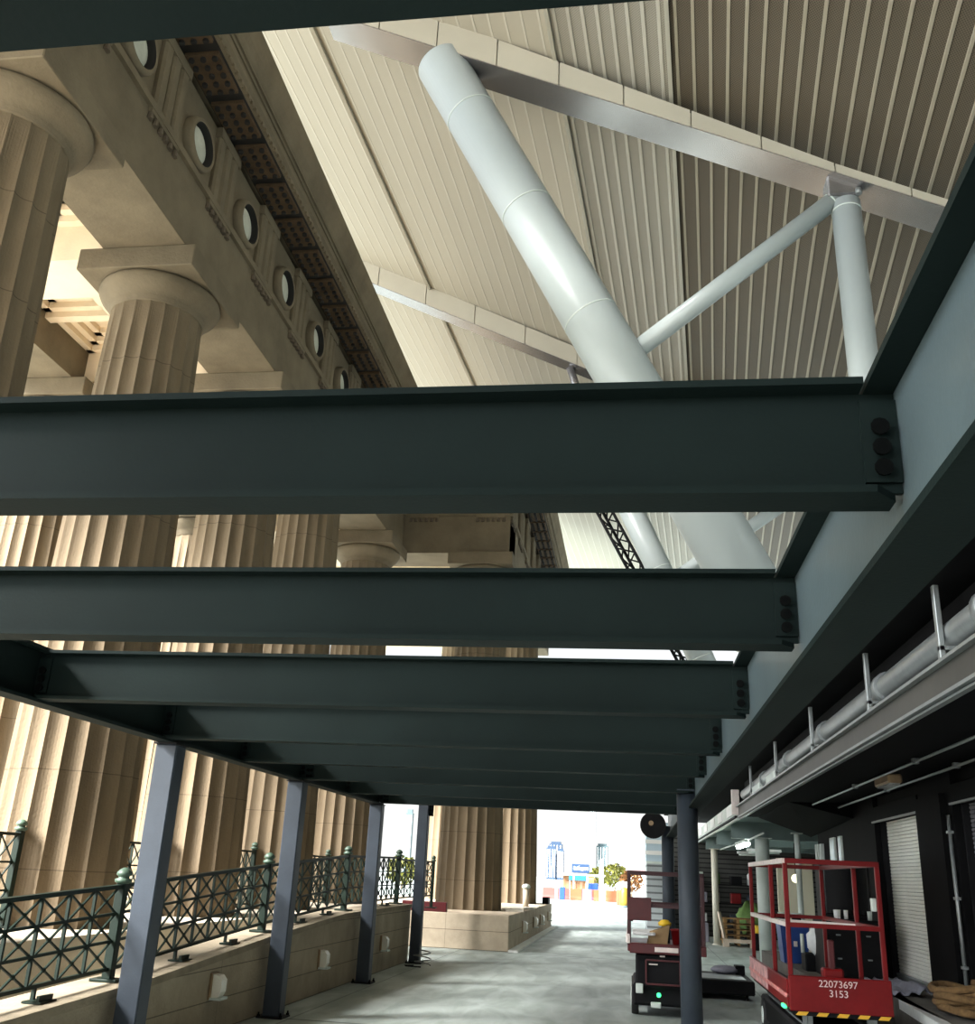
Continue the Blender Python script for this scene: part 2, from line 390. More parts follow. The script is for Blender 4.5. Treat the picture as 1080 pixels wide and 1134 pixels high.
def entablature(lab, loc, F, s0, s1, depth, first, n, name='entablature', discs=True):
    """F(s, out, z) -> world; s runs along the face, out is distance in front of the face"""
    r = thing(name, lab, 'entablature', loc)
    def bx(mb, a, b, o0, o1, z0, z1):
        return mb.hexa([F(a,o0,z0),F(b,o0,z0),F(b,o1,z0),F(a,o1,z0),F(a,o0,z1),F(b,o0,z1),F(b,o1,z1),F(a,o1,z1)])
    m = MB(); bx(m, s0, s1, -depth, 0, 10.65, 11.82); m.build('architrave', LIME2, r)
    m = MB(); bx(m, s0, s1, -.05, .07, 11.82, 11.94); m.build('taenia', LIME2, r)
    m = MB(); bx(m, s0, s1, -depth, -.04, 11.94, 13.28); m.build('frieze', LIME2, r)
    step = 2.05
    for k in range(n):
        s = first + k*step
        if s-.45 > s0 and s+.45 < s1:
            t = MB()
            # triglyph: three shanks with two V-cut channels and half channels at the edges
            for q in (-1,0,1): 
                c = s + q*.27
                t.prism([(c-.115,-.05),(c+.115,-.05),(c+.115,.02),(c+.075,.06),(c-.075,.06),(c-.115,.02)], lambda u,v,tt:F(u,v,tt), 11.94, 13.10)
            bx(t, s-.42, s+.42, -.05, .07, 13.10, 13.28)
            t.build('triglyph', LIME2, r)
            g = MB(); bx(g, s-.44, s+.44, -.02, .06, 11.75, 11.82); g.build('regula', LIME2, r); g = MB()
            for q in range(6):
                c = s-.40+q*.16; a = []
                for z, rr in ((11.64,.055),(11.75,.04)):
                    for e in range(8): a.append(F(c+rr*math.cos(e*PI/4), .02+rr*math.sin(e*PI/4), z))
                g.add(a, [tuple(range(8)),tuple(range(8,16))]+[(e,(e+1)%8,8+(e+1)%8,8+e) for e in range(8)])
            g.build('guttae', mat_g, r)
        sm = s + step/2
        if discs and sm+.5 < s1 and sm-.5 > s0:
            nn = 28
            def turned(prof):
                a = []; fs = []
                for rr, h in prof:
                    for e in range(nn): a.append(F(sm+rr*math.cos(2*PI*e/nn), h-.04, 12.40+rr*math.sin(2*PI*e/nn)))
                for i in range(len(prof)-1):
                    for e in range(nn): fs.append((i*nn+e, i*nn+(e+1)%nn, (i+1)*nn+(e+1)%nn, (i+1)*nn+e))
                return MB().add(a, fs, True)
            md = turned([(.43,-.02),(.43,.10),(.405,.16),(.37,.17),(.345,.16)]).build('medallion', LIME2, r)
            turned([(.345,.16),(.34,.03),(.31,.0)]).build('recess', mat_r, md)  # recess wall coloured black for the shade inside it
            turned([(.32,.02),(.29,.055),(.22,.075),(.11,.085),(.0,.09)]).build('disc', mat_d, md)
    # cornice: bed, mutules with drops, corona, cymatium
    c = MB()
    bx(c, s0-.1, s1+.1, -depth, .66, 13.38, 14.0)
    c.prism([(.66,13.55),(.70,13.60),(.70,13.68),(.66,13.74)], lambda u,v,tt:F(tt,u,v), s0-.1, s1+.1)
    c.prism([(.66,14.0),(.69,14.05),(.72,14.12),(.78,14.2),(.82,14.3),(.84,14.42),(.84,14.55),(-depth,14.55),(-depth,14.0)], lambda u,v,tt:F(tt,u,v), s0-.1, s1+.1)
    for za, zb, oo in ((13.46,13.50,.685),(13.80,13.83,.69),(13.93,13.97,.70)): bx(c, s0-.1, s1+.1, .5, oo, za, zb)
    c.build('cornice', LIME2, r)
    b0 = MB(); ss = max(s0, 3.0)
    while ss < s1 and b0 is not None:
        bx(b0, ss, ss+.09, .655, .70, 13.385, 13.44); ss += .16
    b0.build('bead_course', LIME2, r)['kind'] = 'stuff'
    m = MB(); bx(m, max(s0,2.0), s1, .0, .63, 13.365, 13.379); m.build('gap_shade_strip', mat_r, r)  # added black strip in place of shade between the mutules
    k = 0; s = first - .50
    while s > max(s0, 2.5) + .6: s -= 1.025
    while s + .45 < s1:
        t = MB(); bx(t, s-.41, s+.41, .05, .60, 13.30, 13.366); nf = len(t.f)
        for a in range(5):
            for b in range(3):
                cc = s-.34+a*.17; oo = .14+b*.19; pts = []
                for z in (13.25, 13.30):
                    for e in range(6): pts.append(F(cc+.045*math.cos(e*PI/3), oo+.045*math.sin(e*PI/3), z))
                t.add(pts, [tuple(range(6)),tuple(range(6,12))]+[(e,(e+1)%6,6+(e+1)%6,6+e) for e in range(6)])
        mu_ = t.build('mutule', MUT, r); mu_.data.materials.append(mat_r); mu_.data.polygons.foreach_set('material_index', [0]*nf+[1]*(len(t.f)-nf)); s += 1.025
    return r
mat_g = mat('dark_drops', (.10,.075,.05), .9, 0, .2, 6)  # guttae toned darker than the stone around them
mat_r = mat('black_shade_and_drops', (.012,.010,.008), .9)  # shade of medallion recesses and mutule gaps put into the colour; also drops
mat_d = mat('pale_weathered_disc', (.50,.50,.42), .8, 0, .15, 4, .2, 20)
XF = -6.82
entablature('long carved stone entablature with round medallions above the front columns', (XF, -3, 10.65), lambda s,o,z:(XF+o, s, z), -16.0, 27.4, 1.36, .60, 14)
FRY = 27.55; PXF = -3.60
entablature('stone entablature facing the camera above the pedestal column', (-9, FRY, 10.65), lambda s,o,z:(s, FRY-o, z), -9.0, PXF, 1.36, -8.3, 3, discs=False)
entablature('stone entablature side receding above the pedestal columns', (PXF, FRY, 10.65), lambda s,o,z:(PXF+o, s, z), FRY+.01, 42.0, 1.36, FRY+.55, 6, discs=False)
# ceiling of the colonnade with coffers, rear entablature and roof
m = MB(); m.box(-11.05, -8.18, -16, 27.6, 11.75, 12.0)
for y in (-3.4,.7,4.8,8.9,13.0,17.1,21.2,26.4): m.box(-11.05, -8.18, y-.55, y+.55, 10.75, 11.76)
for y in (-3.4,.7,4.8,8.9,13.0,17.1,21.2):
    for x0, x1 in ((-11.05,-9.75),(-9.48,-8.18)):
        for ya, yb in ((y+.55, y+1.95), (y+2.15, y+3.55)):
            for i, zz in ((0,11.40),(.14,11.52),(.28,11.64)):     # stepped coffer mouldings
                a, b, c, d = x0+i, x1-i, ya+i, yb-i; w_ = .14
                m.box(a, b, c, c+w_, zz, 11.76); m.box(a, b, d-w_, d, zz, 11.76); m.box(a, a+w_, c, d, zz, 11.76); m.box(b-w_, b, c, d, zz, 11.76)
    m.box(-9.75,-9.48, y+.55, y+3.55, 11.28, 11.76); m.box(-11.05,-8.18, y+1.95, y+2.15, 11.28, 11.76)
struct(m.build('ceiling', SOFF))
m = MB(); m.box(-12.4,-11.05,-16,27.6,10.65,13.4); m.box(-12.9,-11.05,-16,27.6,13.4,14.5); struct(m.build('wall_rear', LIME2))
m = MB(); m.box(-12.9,-8.0,-16,42,14.3,14.6); m.box(-8.0,-3.7,28.8,42,14.3,14.6); struct(m.build('roof', LIME2))

m = MB(); m.box(-12.4,-4.97,28.95,42,11.3,11.6); m.box(-12.4,-4.97,40.6,42,10.65,11.3); m.box(-12.4,-9.02,27.7,28.95,10.65,13.4)
for y in (31.2,33.9,36.6): m.box(-12.4,-4.97,y-.4,y+.4,10.7,11.3)
struct(m.build('ceiling_far', SOFF))

# ------------------------------------------------------------------ railings
RT = [(2,1.16),(7.36,1.35),(9.1,1.46),(10.1,1.535),(13.0,1.69),(14.4,1.785),(16.5,1.893),(20.6,1.945),(24.6,1.93)]
XRL = -4.74
def rail_post(x, y, z0, z1, lab, group, w=.09):
    r = thing('railing_post', lab, 'railing post', (x, y, z0), group)
    MB().cbox(x-w/2, x+w/2, y-w/2, y+w/2, z0+.02, z1, .008).build('shaft', IRON, r)
    MB().cbox(x-.13, x+.13, y-.10, y+.10, z0, z0+.025, .005).build('base_plate', IRON, r)
    q = w*.5
    MB().lathe([(q*1.1,z1),(q*1.7,z1+.015),(q*1.75,z1+.04),(q*1.1,z1+.05),(q*1.1,z1+.065),(q*1.55,z1+.075),(q*1.5,z1+.10),(q*1.0,z1+.125),(q*.4,z1+.14),(0,z1+.145)], (x,y,0), 14).build('finial', IRONL, r)
def rail_panel(P, L, zlo, zhi, lab, group, rows, cw, foot=True):
    """P(s)->(x,y); zlo/zhi functions of s"""
    x0, y0 = P(0); r = thing('lattice_railing', lab, 'railing', (x0, y0, zlo(0)), group)
    def pt(s, t):
        x, y = P(s); a, b = zlo(s), zhi(s); return (x, y, a+(b-a)*t)
    MB().bar(pt(0,1), pt(L,1), .06, .035).build('top_rail', IRON, r)
    MB().bar(pt(0,0), pt(L,0), .035, .03).build('bottom_rail', IRON, r)
    n = max(2, round(L/cw)); g = MB()
    for i in range(1, n): g.bar(pt(L*i/n,0), pt(L*i/n,1), .026)
    for j in range(1, rows): g.bar(pt(0,j/rows), pt(L,j/rows), .024)
    for i in range(n):
        for j in range(rows):
            a, b = L*i/n, L*(i+1)/n
            g.bar(pt(a,j/rows), pt(b,(j+1)/rows), .016); g.bar(pt(a,(j+1)/rows), pt(b,j/rows), .016)
            g.ball(pt((a+b)/2,(j+.5)/rows), .022, n=8)
    g.build('lattice', IRON, r)
    if foot:
        ft = MB()
        for s in (L*.35, L*.7):
            x, y = P(s); ft.bar((x,y,zlo(s)), (x,y,zlo(s)-.105), .03); ft.box(x-.02,x+.14,y-.12,y+.12,zlo(s)-.105,zlo(s)-.09); ft.box(x+.09,x+.115,y-.10,y+.10,zlo(s)-.09,zlo(s)-.05)
        ft.build('stay_foot', IRON, r)
RY = [5.4, 9.3, 13.2, 17.0, 20.85]
WTf = lambda y: lerp_tab(WT, y)
pl_lab = {9.3:'green iron railing post with finial left of the nearest square post', 13.2:'green railing post with finial left of the second square post', 17.0:'green railing post with finial left of the third square post', 20.85:'green railing post with ball finial beside the farthest square post', 5.4:'nearest green railing post on the low wall, outside the left edge'}
for y in RY[1:]:
    rail_post(XRL, y, WTf(y), lerp_tab(RT,y)+.02, pl_lab[y], 'railing posts on the low wall')
pan_lab = ['green iron lattice railing panel nearest the camera, at the lower left corner','green lattice railing panel behind the nearest square post','green lattice railing panel between the second and third square posts','green lattice railing panel at the far end of the low wall']
for (a, b), lab in zip(zip(RY, RY[1:]), pan_lab):
    a2, b2 = a+.05, b-.05
    rail_panel(lambda s,a2=a2:(XRL, a2+s), b2-a2, lambda s,a2=a2: WTf(a2+s)+.105, lambda s,a2=a2: lerp_tab(RT,a2+s), lab, 'lattice railing panels on the low wall', 3, .44)
rail_panel(lambda s:(XRL, 20.92+s), 3.6, lambda s:1.18, lambda s:1.92, 'dark lattice railing panel between the farthest square post and the fluted pier', 'lattice railing panels on the low wall', 3, .60, False)
rail_post(XRL, 24.6, .9, 1.93, 'dark railing post with ball finial against the fluted pier', 'railing posts on the low wall', .07)
# railings between the columns
for i, (ya, yb, lab) in enumerate(((9.85, 12.02, 'tall lattice railing between the first and second columns'), (13.95, 16.12, 'lattice railing between the second and third columns'), (18.05, 20.22, 'lattice railing between the third and fourth columns'), (22.15, 25.4, 'lattice railing between the fourth and fifth columns'))):
    rail_panel(lambda s,ya=ya:(XC, ya+.05+s), yb-ya-.1, lambda s:.95, lambda s:1.93, 'green ' + lab, 'lattice railings between the columns', 3, .36, False)
    rail_post(XC, yb, ZT, 1.97, 'green railing post at the far end of the ' + lab.replace('tall lattice railing','railing').replace('lattice railing','railing').replace('the ',''), 'railing posts between the columns')
    if i: rail_post(XC, ya, ZT, 1.97, 'green railing post at the near end of the ' + lab.replace('lattice railing','railing').replace('the ',''), 'railing posts between the columns')
# a dark red board lying under the end railing
r = MB().cbox(-5.6,-4.5,25.31,25.5,.80,1.02,.01).build('red_board', DREDP); tag(r, 'dark red board under the end railing beside the fluted pier', 'board')

# ------------------------------------------------------------------ wall lights
def sconce(x, y, z, lab, group, h=.26, w=.20):
    r = thing('wall_light', lab, 'wall light', (x, y, z-h/2), group)
    MB().cbox(x, x+.03, y-w/2, y+w/2, z-h/2, z+h/2, .006).build('back_plate', BRONZ, r)
    MB().prism([(.03,-h*.42),(.10,-h*.42),(.13,-h*.2),(.13,h*.25),(.09,h*.42),(.03,h*.46)], lambda u,v,t:(x+u, t, z+v), y-w*.38, y+w*.38).build('lens', GLASSW, r)
    MB().box(x+.02, x+.15, y-w/2, y+w/2, z-h/2, z-h/2+.025).build('lower_lip', GREYS, r)
for y, lab in ((11.2,'boxy wall light on the low wall left of the second square post'),(15.1,'wall light on the low wall between the second and third square posts'),(18.85,'wall light on the low wall right of the third square post')):
    sconce(-4.5, y, .47, lab, 'wall lights on the low wall')
for y, lab in ((28.4,'nearest of the four lights on the pedestal side'),(31.5,'second nearest light on the pedestal side'),(33.7,'third light along the pedestal side'),(36.8,'farthest light on the pedestal side, by the bright floor')):
    sconce(-2.95, y, .43, lab, 'lights on the pedestal side', .30, .30)
# loose things on the pedestal and at the farthest post
for k, (x, y, w_, d_, a, lab) in enumerate(((-3.25,28.6,.5,1.1,.2,'pale loose slab lying on the pedestal edge, nearest one'),(-3.2,30.6,.4,1.3,-.15,'pale loose slab on the pedestal edge beside the column'),(-3.2,33.4,.42,1.2,.1,'pale loose slab on the pedestal edge toward its far end'))):
    m = MB(); c, s = math.cos(a), math.sin(a)
    m.hexa([(x+c*i*w_/2-s*j*d_/2, y+s*i*w_/2+c*j*d_/2, z) for z in (.80,.85) for i,j in ((-1,-1),(1,-1),(1,1),(-1,1))])
    tag(m.build('stone_slab', mat('pale_slab', (.6,.56,.48), .8, 0, .1, 8)), lab, 'slab', 'loose slabs on the pedestal')
r = thing('pipe_stub', 'short capped pipe standing on the pedestal against the fluted column', 'pipe', (-3.25, 32.0, .8))
MB().tube([(-3.25,32.0,.80),(-3.25,32.0,1.35)], .09, 14).build('pipe', TERR, r); MB().lathe([(.12,1.35),(.13,1.40),(.09,1.46),(0,1.48)], (-3.25,32.0,0), 14).build('cap', GREYS, r)
tag(MB().cbox(-3.2,-2.98,37.2,38.0,.80,1.02,.02).build('electrical_box', BLK), 'black box on the far end of the pedestal', 'box')
r = thing('wire_coil', 'tangle of wire on the floor at the foot of the farthest square post', 'wire', (-4.05, 20.45, 0))
MB().tube([(-4.05+.16*math.cos(t*.7)*(1+.1*math.sin(t)), 20.45+.16*math.sin(t*.7), .02+.012*t) for t in range(22)], .012, 6).build('coil', GALV, r)
MB().tube([(-4.2,20.4,.012),(-4.35,20.3,.012),(-4.3,20.15,.012),(-4.0,20.1,.012)], .012, 6).build('loose_end', BLKM, r)

# ------------------------------------------------------------------ stadium overhang
EY = .075
def zs(x): return 14.53 - .48*x + .62
def soffit(name, u0, u1, mt, rmt, step, rib, tilt, lab, rz=.022):
    root = thing(name, lab, 'soffit panels', (u0, 14, zs(u0)))
    Y0, Y1 = -42.0, 50.0
    def P(u, y, dz): 
        x = u + EY*(y-14); return (x, y, zs(x) + dz + tilt*(u-u0))
    m = MB(); n = max(1, round((u1-u0)/step)); rb = MB()
    m.hexa([P(u0,Y0,0),P(u1,Y0,0),P(u1,Y1,0),P(u0,Y1,0),P(u0,Y0,.25),P(u1,Y0,.25),P(u1,Y1,.25),P(u0,Y1,.25)])
    for i in range(n):
        u = u0 + (u1-u0)*(i+.5)/n
        rb.hexa([P(u-rib,Y0,-rz),P(u+rib,Y0,-rz),P(u+rib,Y1,-rz),P(u-rib,Y1,-rz),P(u-rib*1.3,Y0,.0),P(u+rib*1.3,Y0,.0),P(u+rib*1.3,Y1,.0),P(u-rib*1.3,Y1,.0)])
    m.build('perforated_sheet', mt, root); rb.build('ribs', rmt, root)
    return root
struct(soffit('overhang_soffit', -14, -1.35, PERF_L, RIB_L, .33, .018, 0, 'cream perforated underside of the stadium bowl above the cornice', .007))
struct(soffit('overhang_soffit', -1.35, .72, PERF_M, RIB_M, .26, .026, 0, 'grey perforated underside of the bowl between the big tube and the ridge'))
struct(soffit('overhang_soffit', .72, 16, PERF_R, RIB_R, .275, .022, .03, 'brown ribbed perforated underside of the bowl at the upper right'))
# crease ridges where panel fields meet, and cross seams
m = MB()
for u in (-1.35, .72, -6.7):
    a = u+EY*(-56); b = u+EY*36
    m.bar((a,-42,zs(a)-.05),(b,50,zs(b)-.05), .07, .10)
m.build('trim_2', RIB_L); struct(bpy.data.objects['trim_2'])
def raker(lab, Y, D, x0, x1, h0, h1, zoff, xe):
    r = thing('raker_beam', lab, 'beam', (x0, Y, 14.53-.48*x0), 'raker box beams under the stadium bowl')
    zl = lambda x: 14.53 - .48*x + zoff
    hh = lambda x: max(h1, h0 + (h1-h0)*(x-x0)/(xe-x0))
    n = 12; m = MB(); mj = MB()
    for i in range(n):
        a = x0 + (x1-x0)*i/n + .012; b = x0 + (x1-x0)*(i+1)/n - .012
        m.hexa([(a,Y-.02,zl(a)),(b,Y-.02,zl(b)),(b,Y+.04,zl(b)),(a,Y+.04,zl(a)),(a,Y-.02,zl(a)+hh(a)),(b,Y-.02,zl(b)+hh(b)),(b,Y+.04,zl(b)+hh(b)),(a,Y+.04,zl(a)+hh(a))])
    m.build('side_panels', CREAM, r)
    MB().hexa([(x0,Y,zl(x0)-.015),(x1,Y,zl(x1)-.015),(x1,Y+D,zl(x1)-.015),(x0,Y+D,zl(x0)-.015),(x0,Y,zl(x0)+.02),(x1,Y,zl(x1)+.02),(x1,Y+D,zl(x1)+.02),(x0,Y+D,zl(x0)+.02)]).build('underside', POLI, r)
    mc = MB()
    for i in range(n):
        a = x0+(x1-x0)*i/n; b = x0+(x1-x0)*(i+1)/n
        mc.hexa([(a,Y+.045,zl(a)+.02),(b,Y+.045,zl(b)+.02),(b,Y+D,zl(b)+.02),(a,Y+D,zl(a)+.02),(a,Y+.045,zl(a)+hh(a)),(b,Y+.045,zl(b)+hh(b)),(b,Y+D,zl(b)+hh(b)),(a,Y+D,zl(a)+hh(a))])
    mc.build('core', CREAM, r)
raker('nearer cream and grey box beam slanting across the top of the overhang', 14.0, .68, -5.9, 8.0, .88, .15, 0, 3.6)
raker('farther thin cream box beam slanting down beside the cornice', 24.6, .55, -12, 6.0, .75, .4, 0, 6.0)
def tube_brace(name, lab, pts, rad, rings, group=None, m=WHITE):
    p0, p1 = Vector(pts[0]), Vector(pts[1])
    r = thing(name, lab, 'steel tube', p0, group)
    MB().tube([p0, p1], rad, 40).build('tube', m, r)
    d = (p1-p0).normalized()
    for s in rings:
        c = p0 + (p1-p0)*s
        MB().tube([c-d*.012, c+d*.012], rad+.006, 40).build('weld_ring', GREYS, r)
    return r
g_ = 'white tubes of the overhang structure'
tube_brace('main_tube', 'thickest white tube running from the near box beam down to the right', [(-3.55,14.35,16.15),(2.6,14.35,4.1)], .475, [.105,.285,.47,.66], g_)
tube_brace('brace_tube', 'thin white brace tube rising from the thick tube to the box beam', [(-.02,14.3,9.75),(3.42,14.3,12.62)], .155, [.97], g_)
tube_brace('brace_tube', 'upright white tube hanging from the box beam at the upper right', [(3.56,14.3,12.5),(3.60,14.1,4.2)], .235, [.02], g_)
tube_brace('main_tube', 'farther white tube seen through the gap under the widest cross beam', [(-1.30,25.0,14.05),(2.7,25.0,4.7)], .33, [.2,.5,.75], g_)
MB().tube([(-1.3,25.0,14.0),(-1.72,24.9,15.33)], .11, 16).build('tube_head', POLI, bpy.data.objects['main_tube.001'])
tube_brace('brace_tube', 'thin brace tube passing behind the thick tube in the gap', [(.75,25.2,8.95),(5.18,25.0,12.05)], .17, [.5], g_)
# bracket at the node of the two braces
r = thing('gusset_plate', 'small steel gusset where two white tubes meet the box beam', 'bracket', (3.5,14.2,12.6))
MB().cbox(3.25,3.75,14.1,14.5,12.55,12.95,.03).build('plate', POLI, r); MB().lathe([(.05,0),(.05,.1)], (3.72,14.05,12.5), 10).build('pin', GALV, r)
# lattice truss
r = thing('lattice_truss', 'black lattice truss hanging beside the farther white tube', 'truss', (-2.4,27,14.9))
def tp(t, k): 
    x = -2.45+ (t*5.0); z = 15.0 - t*9.8; o = ((-.2,0),(.2,0),(0,.35))[k]
    return (x+o[0]*.9, 27+o[1], z+o[0]*.45)
for k in range(3): MB().tube([tp(0,k), tp(1,k)], .045, 8).build('chord', BLK, r)
m = MB(); n = 16
for i in range(n):
    for a, b in ((0,1),(1,2),(2,0)):
        m.tube([tp(i/n,a), tp((i+.5)/n,b)], .025, 6); m.tube([tp((i+.5)/n,b), tp((i+1)/n,a)], .025, 6)
m.build('lacing', BLK, r)

# ------------------------------------------------------------------ right-hand building
XW = 3.62; ZD = .60
m = MB(); m.box(3.0, 9, -14, 21.0, 0, ZD); struct(m.build('loading_dock', DOCK))
m = MB(); m.hexa([(2.80,10,ZD-.10),(2.92,10,ZD-.10),(3.22,14.6,ZD-.10),(3.10,14.6,ZD-.10),(2.80,10,ZD),(2.92,10,ZD),(3.22,14.6,ZD),(3.10,14.6,ZD)]); struct(m.build('trim_3', mat('white_dock_edge', (.66,.68,.66), .6, 0, .1, 6)))
m = MB(); m.hexa([(2.85,10,0),(9,10,0),(9,14.6,0),(3.15,14.6,0),(2.85,10,ZD-.1),(9,10,ZD-.1),(9,14.6,ZD-.1),(3.15,14.6,ZD-.1)]); struct(m.build('dock_front', DOCK))
m = MB()                                                   # wall with two shutter openings
op = [(8.6,12.2),(13.6,16.1)]; ys = [-14, 8.6, 12.2, 13.6, 16.1, 21.0]
for i in range(0, 5, 2): m.box(XW-.05, XW+.4, ys[i], ys[i+1], ZD, 3.6)
for a, b in op: m.box(XW+.02, XW+.4, a, b, 2.85, 3.6)
m.box(XW-.12, XW-.05, 12.45, 13.5, ZD, 2.85)
m.box(XW+.4, 7.0, 20.8, 21.0, ZD, 3.6)
struct(m.build('wall_right', DWALL))
def shutter(a, b, mt, lab, hoodm):
    r = thing('roller_shutter', lab, 'roller shutter', (XW+.1, a, ZD), 'roller shutters along the dock')
    m = MB(); n = 44; z0, z1 = ZD+.08, 2.75; h = (z1-z0)/n
    for i in range(n):
        z = z0+i*h
        m.prism([(0,0),(-.008,.004),(-.013,h*.5),(-.008,h-.010),(0,h-.004),(.01,h-.004),(.01,0)], lambda u,v,t:(XW+.12+u, t, z+v), a+.03, b-.03)
    m.build('curtain', mt, r)
    MB().cbox(XW+.07, XW+.14, a+.03, b-.03, ZD+.01, ZD+.08, .01).build('bottom_bar', GALV, r)
    for y in (a+.02, b-.06): MB().cbox(XW+.03, XW+.12, y, y+.04, ZD, 2.85, .005).build('guide_rail', BLK, r)
    hd = MB().prism([(-.12,0),(-.12,.20),(.05,.26),(.15,.26),(.15,0)], lambda u,v,t:(XW+.05+u, t, 2.72+v), a, b).build('hood', hoodm, r)
    MB().box(XW-.09, XW-.06, a, b, 2.70, 2.725).build('hood_lip', GALV, hd)
shutter(13.6, 16.1, SHUT, 'pale cream roller shutter beside the red scissor lift', DWALL)
shutter(8.6, 12.2, SHUTD, 'dark grey roller shutter at the right edge of the photo', DWALL)
r = thing('conduit', 'thin metal conduit running up between the two shutters', 'conduit', (XW-.07, 12.28, ZD)); MB().tube([(XW-.08,12.3,ZD),(XW-.08,12.3,2.6)], .022, 10).build('pipe', GALV, r)
for q,z in enumerate((1.0,1.7,2.4)): MB().box(XW-.11,XW-.05,12.26,12.34,z,z+.03).build('clip', GALV, r)
# near canopy
CX = 2.2; CZ = 3.055
m = MB(); m.box(CX, XW+.4, -3, 21.8, CZ+.02, CZ+.25); m.box(CX+.1, XW+.4, -3, 21.8, 3.6, 3.75); struct(m.build('canopy_slab', DWALL))
m = MB(); m.hexa([(2.55,17.5,CZ+.02),(XW-.06,17.5,2.85),(XW-.06,21.7,2.72),(2.55,21.7,CZ),(2.55,17.5,CZ+.05),(XW-.06,17.5,CZ+.05),(XW-.06,21.7,CZ+.05),(2.55,21.7,CZ+.05)])
tag(m.build('air_duct', DWALL), 'black tapering duct under the far end of the near canopy', 'duct')
r = thing('canopy_fascia', 'grey metal fascia and gutter along the edge of the near canopy', 'fascia', (CX, -3, CZ))
MB().box(CX-.05, CX, -3, 21.8, CZ+.03, CZ+.215).build('panel', mat('olive_fascia_metal', (.045,.044,.038), .45, 0, .3, 1.2), r)
MB().box(CX-.10, CX, -3, 21.8, CZ+.20, CZ+.225).build('gutter_lip', GALV, r)
MB().box(CX-.065, CX-.01, -3, 21.8, CZ-.005, CZ+.02).build('drip_edge', GALV, r)
MB().box(CX-.03, CX+.02, -3, 21.8, CZ-.03, CZ-.012).build('lower_edge', GALV, r)
r = thing('fire_pipe', 'blurred grey pipe running along the top of the near canopy edge', 'pipe', (CX+.05, -3, CZ+.40))
MB().tube([(CX+.05,-3,CZ+.41),(CX+.05,21.2,CZ+.41)], .105, 18).build('pipe', GALV, r)
for y in (3.6,6.4,9.2,12.1,14.9,17.8): MB().tube([(CX+.05,y-.06,CZ+.41),(CX+.05,y+.06,CZ+.41)], .13, 18).build('coupling', GALV, r)
for k, (y, lab) in enumerate(((7.1,'nearest'),(9.35,'second'),(12.4,'third'),(15.6,'fourth'),(19.0,'fifth'))):
    r = thing('pipe_bracket', 'pale upright bracket holding the grey canopy pipe, %s from the camera' % lab, 'bracket', (CX+.05,y,CZ+.25), 'brackets of the canopy pipe')
    MB().cbox(CX-.10,CX-.06,y-.03,y+.03,CZ+.22,CZ+.78,.005).build('upright', GALV, r); MB().box(CX-.10,CX+.2,y-.03,y+.03,CZ+.28,CZ+.31).build('arm', GALV, r)
r = thing('canopy_end_plate', 'white end plate standing at the far end of the near canopy', 'plate', (CX-.1,21.8,CZ))
MB().cbox(CX-.18,CX-.02,21.75,21.85,CZ+.05,CZ+.55,.01).build('plate', WPAINT, r)
for k,(y,lab) in enumerate(((16.4,'brightest pale box lying beside the canopy pipe'),(18.4,'second pale box beside the canopy pipe, near its far end'))):
    tag(MB().cbox(CX-.08,CX+.25,y-.5,y+.5,CZ+.226,CZ+.36,.02).build('junction_box', GREYS), lab, 'box', 'boxes on the canopy edge')
for x, z, lab in ((2.9, 2.99,'thin conduit under the canopy in front of the shutter'),(3.3,2.96,'thin conduit under the canopy close to the wall')):
    r = thing('conduit', lab, 'conduit', (x,6,z)); MB().tube([(x,6,z+.04),(x,17.3,z+.04)], .016, 8).build('pipe', GALV, r)
    for y in (8,11,14): MB().box(x-.03,x+.03,y-.04,y+.04,z+.02,z+.075).build('clip', GALV, r)
r = thing('floodlight', 'unlit grey strip light under the canopy in front of the shutter', 'lamp', (2.98,12.5,2.9)); MB().cbox(2.90,3.06,12.2,12.9,2.93,3.03,.02).build('housing', BRONZ, r); MB().box(2.92,3.04,12.25,12.85,2.915,2.93).build('lens', GALV, r)

m = MB(); m.box(1.86, 9.0, -14, 38.3, 3.80, 3.95); struct(m.build('upper_deck', DWALL))
# far canopy
m = MB(); m.box(CX, 7, 22.0, 38.3, 3.12, 3.35); struct(m.build('far_canopy_slab', TEALS))
r = thing('canopy_fascia', 'pale fascia of the far canopy with light upper band', 'fascia', (CX,22,3.05)); MB().box(CX-.06,CX,22.0,38,3.02,3.42).build('panel', GREYS, r); MB().box(CX-.10,CX,22.0,38,3.06,3.10).build('drip_edge', BLK, r)
for k in range(5):
    y = 22.8+k*2.6; MB().box(CX-.09,CX-.06,y,y+1.3,3.16,3.38).build('white_board', PALEW, r)
for y, lab in ((24.6,'teal grey beam across the far canopy, nearest'),(29.0,'teal grey beam across the far canopy, middle'),(33.4,'teal grey beam across the far canopy, farthest')):
    r = thing('canopy_beam', lab, 'steel beam', (CX+.05,y,2.75), 'beams under the far canopy')
    MB().box(CX+.05,6.5,y-.01,y+.01,2.77,3.10).build('web', TEALS, r); MB().box(CX+.05,6.5,y-.09,y+.09,2.75,2.77).build('bottom_flange', TEALS, r); MB().box(CX+.05,6.5,y-.09,y+.09,3.10,3.12).build('top_flange', TEALS, r)
r = thing('strip_light', 'glowing fluorescent strip light under the far canopy', 'lamp', (2.68,25.6,2.70)); MB().cbox(2.60,2.76,25.2,27.6,2.70,2.77,.01).build('housing', GREYS, r); MB().tube([(2.68,25.25,2.665),(2.68,27.55,2.665)], .055, 12).build('tube', LAMP, r)
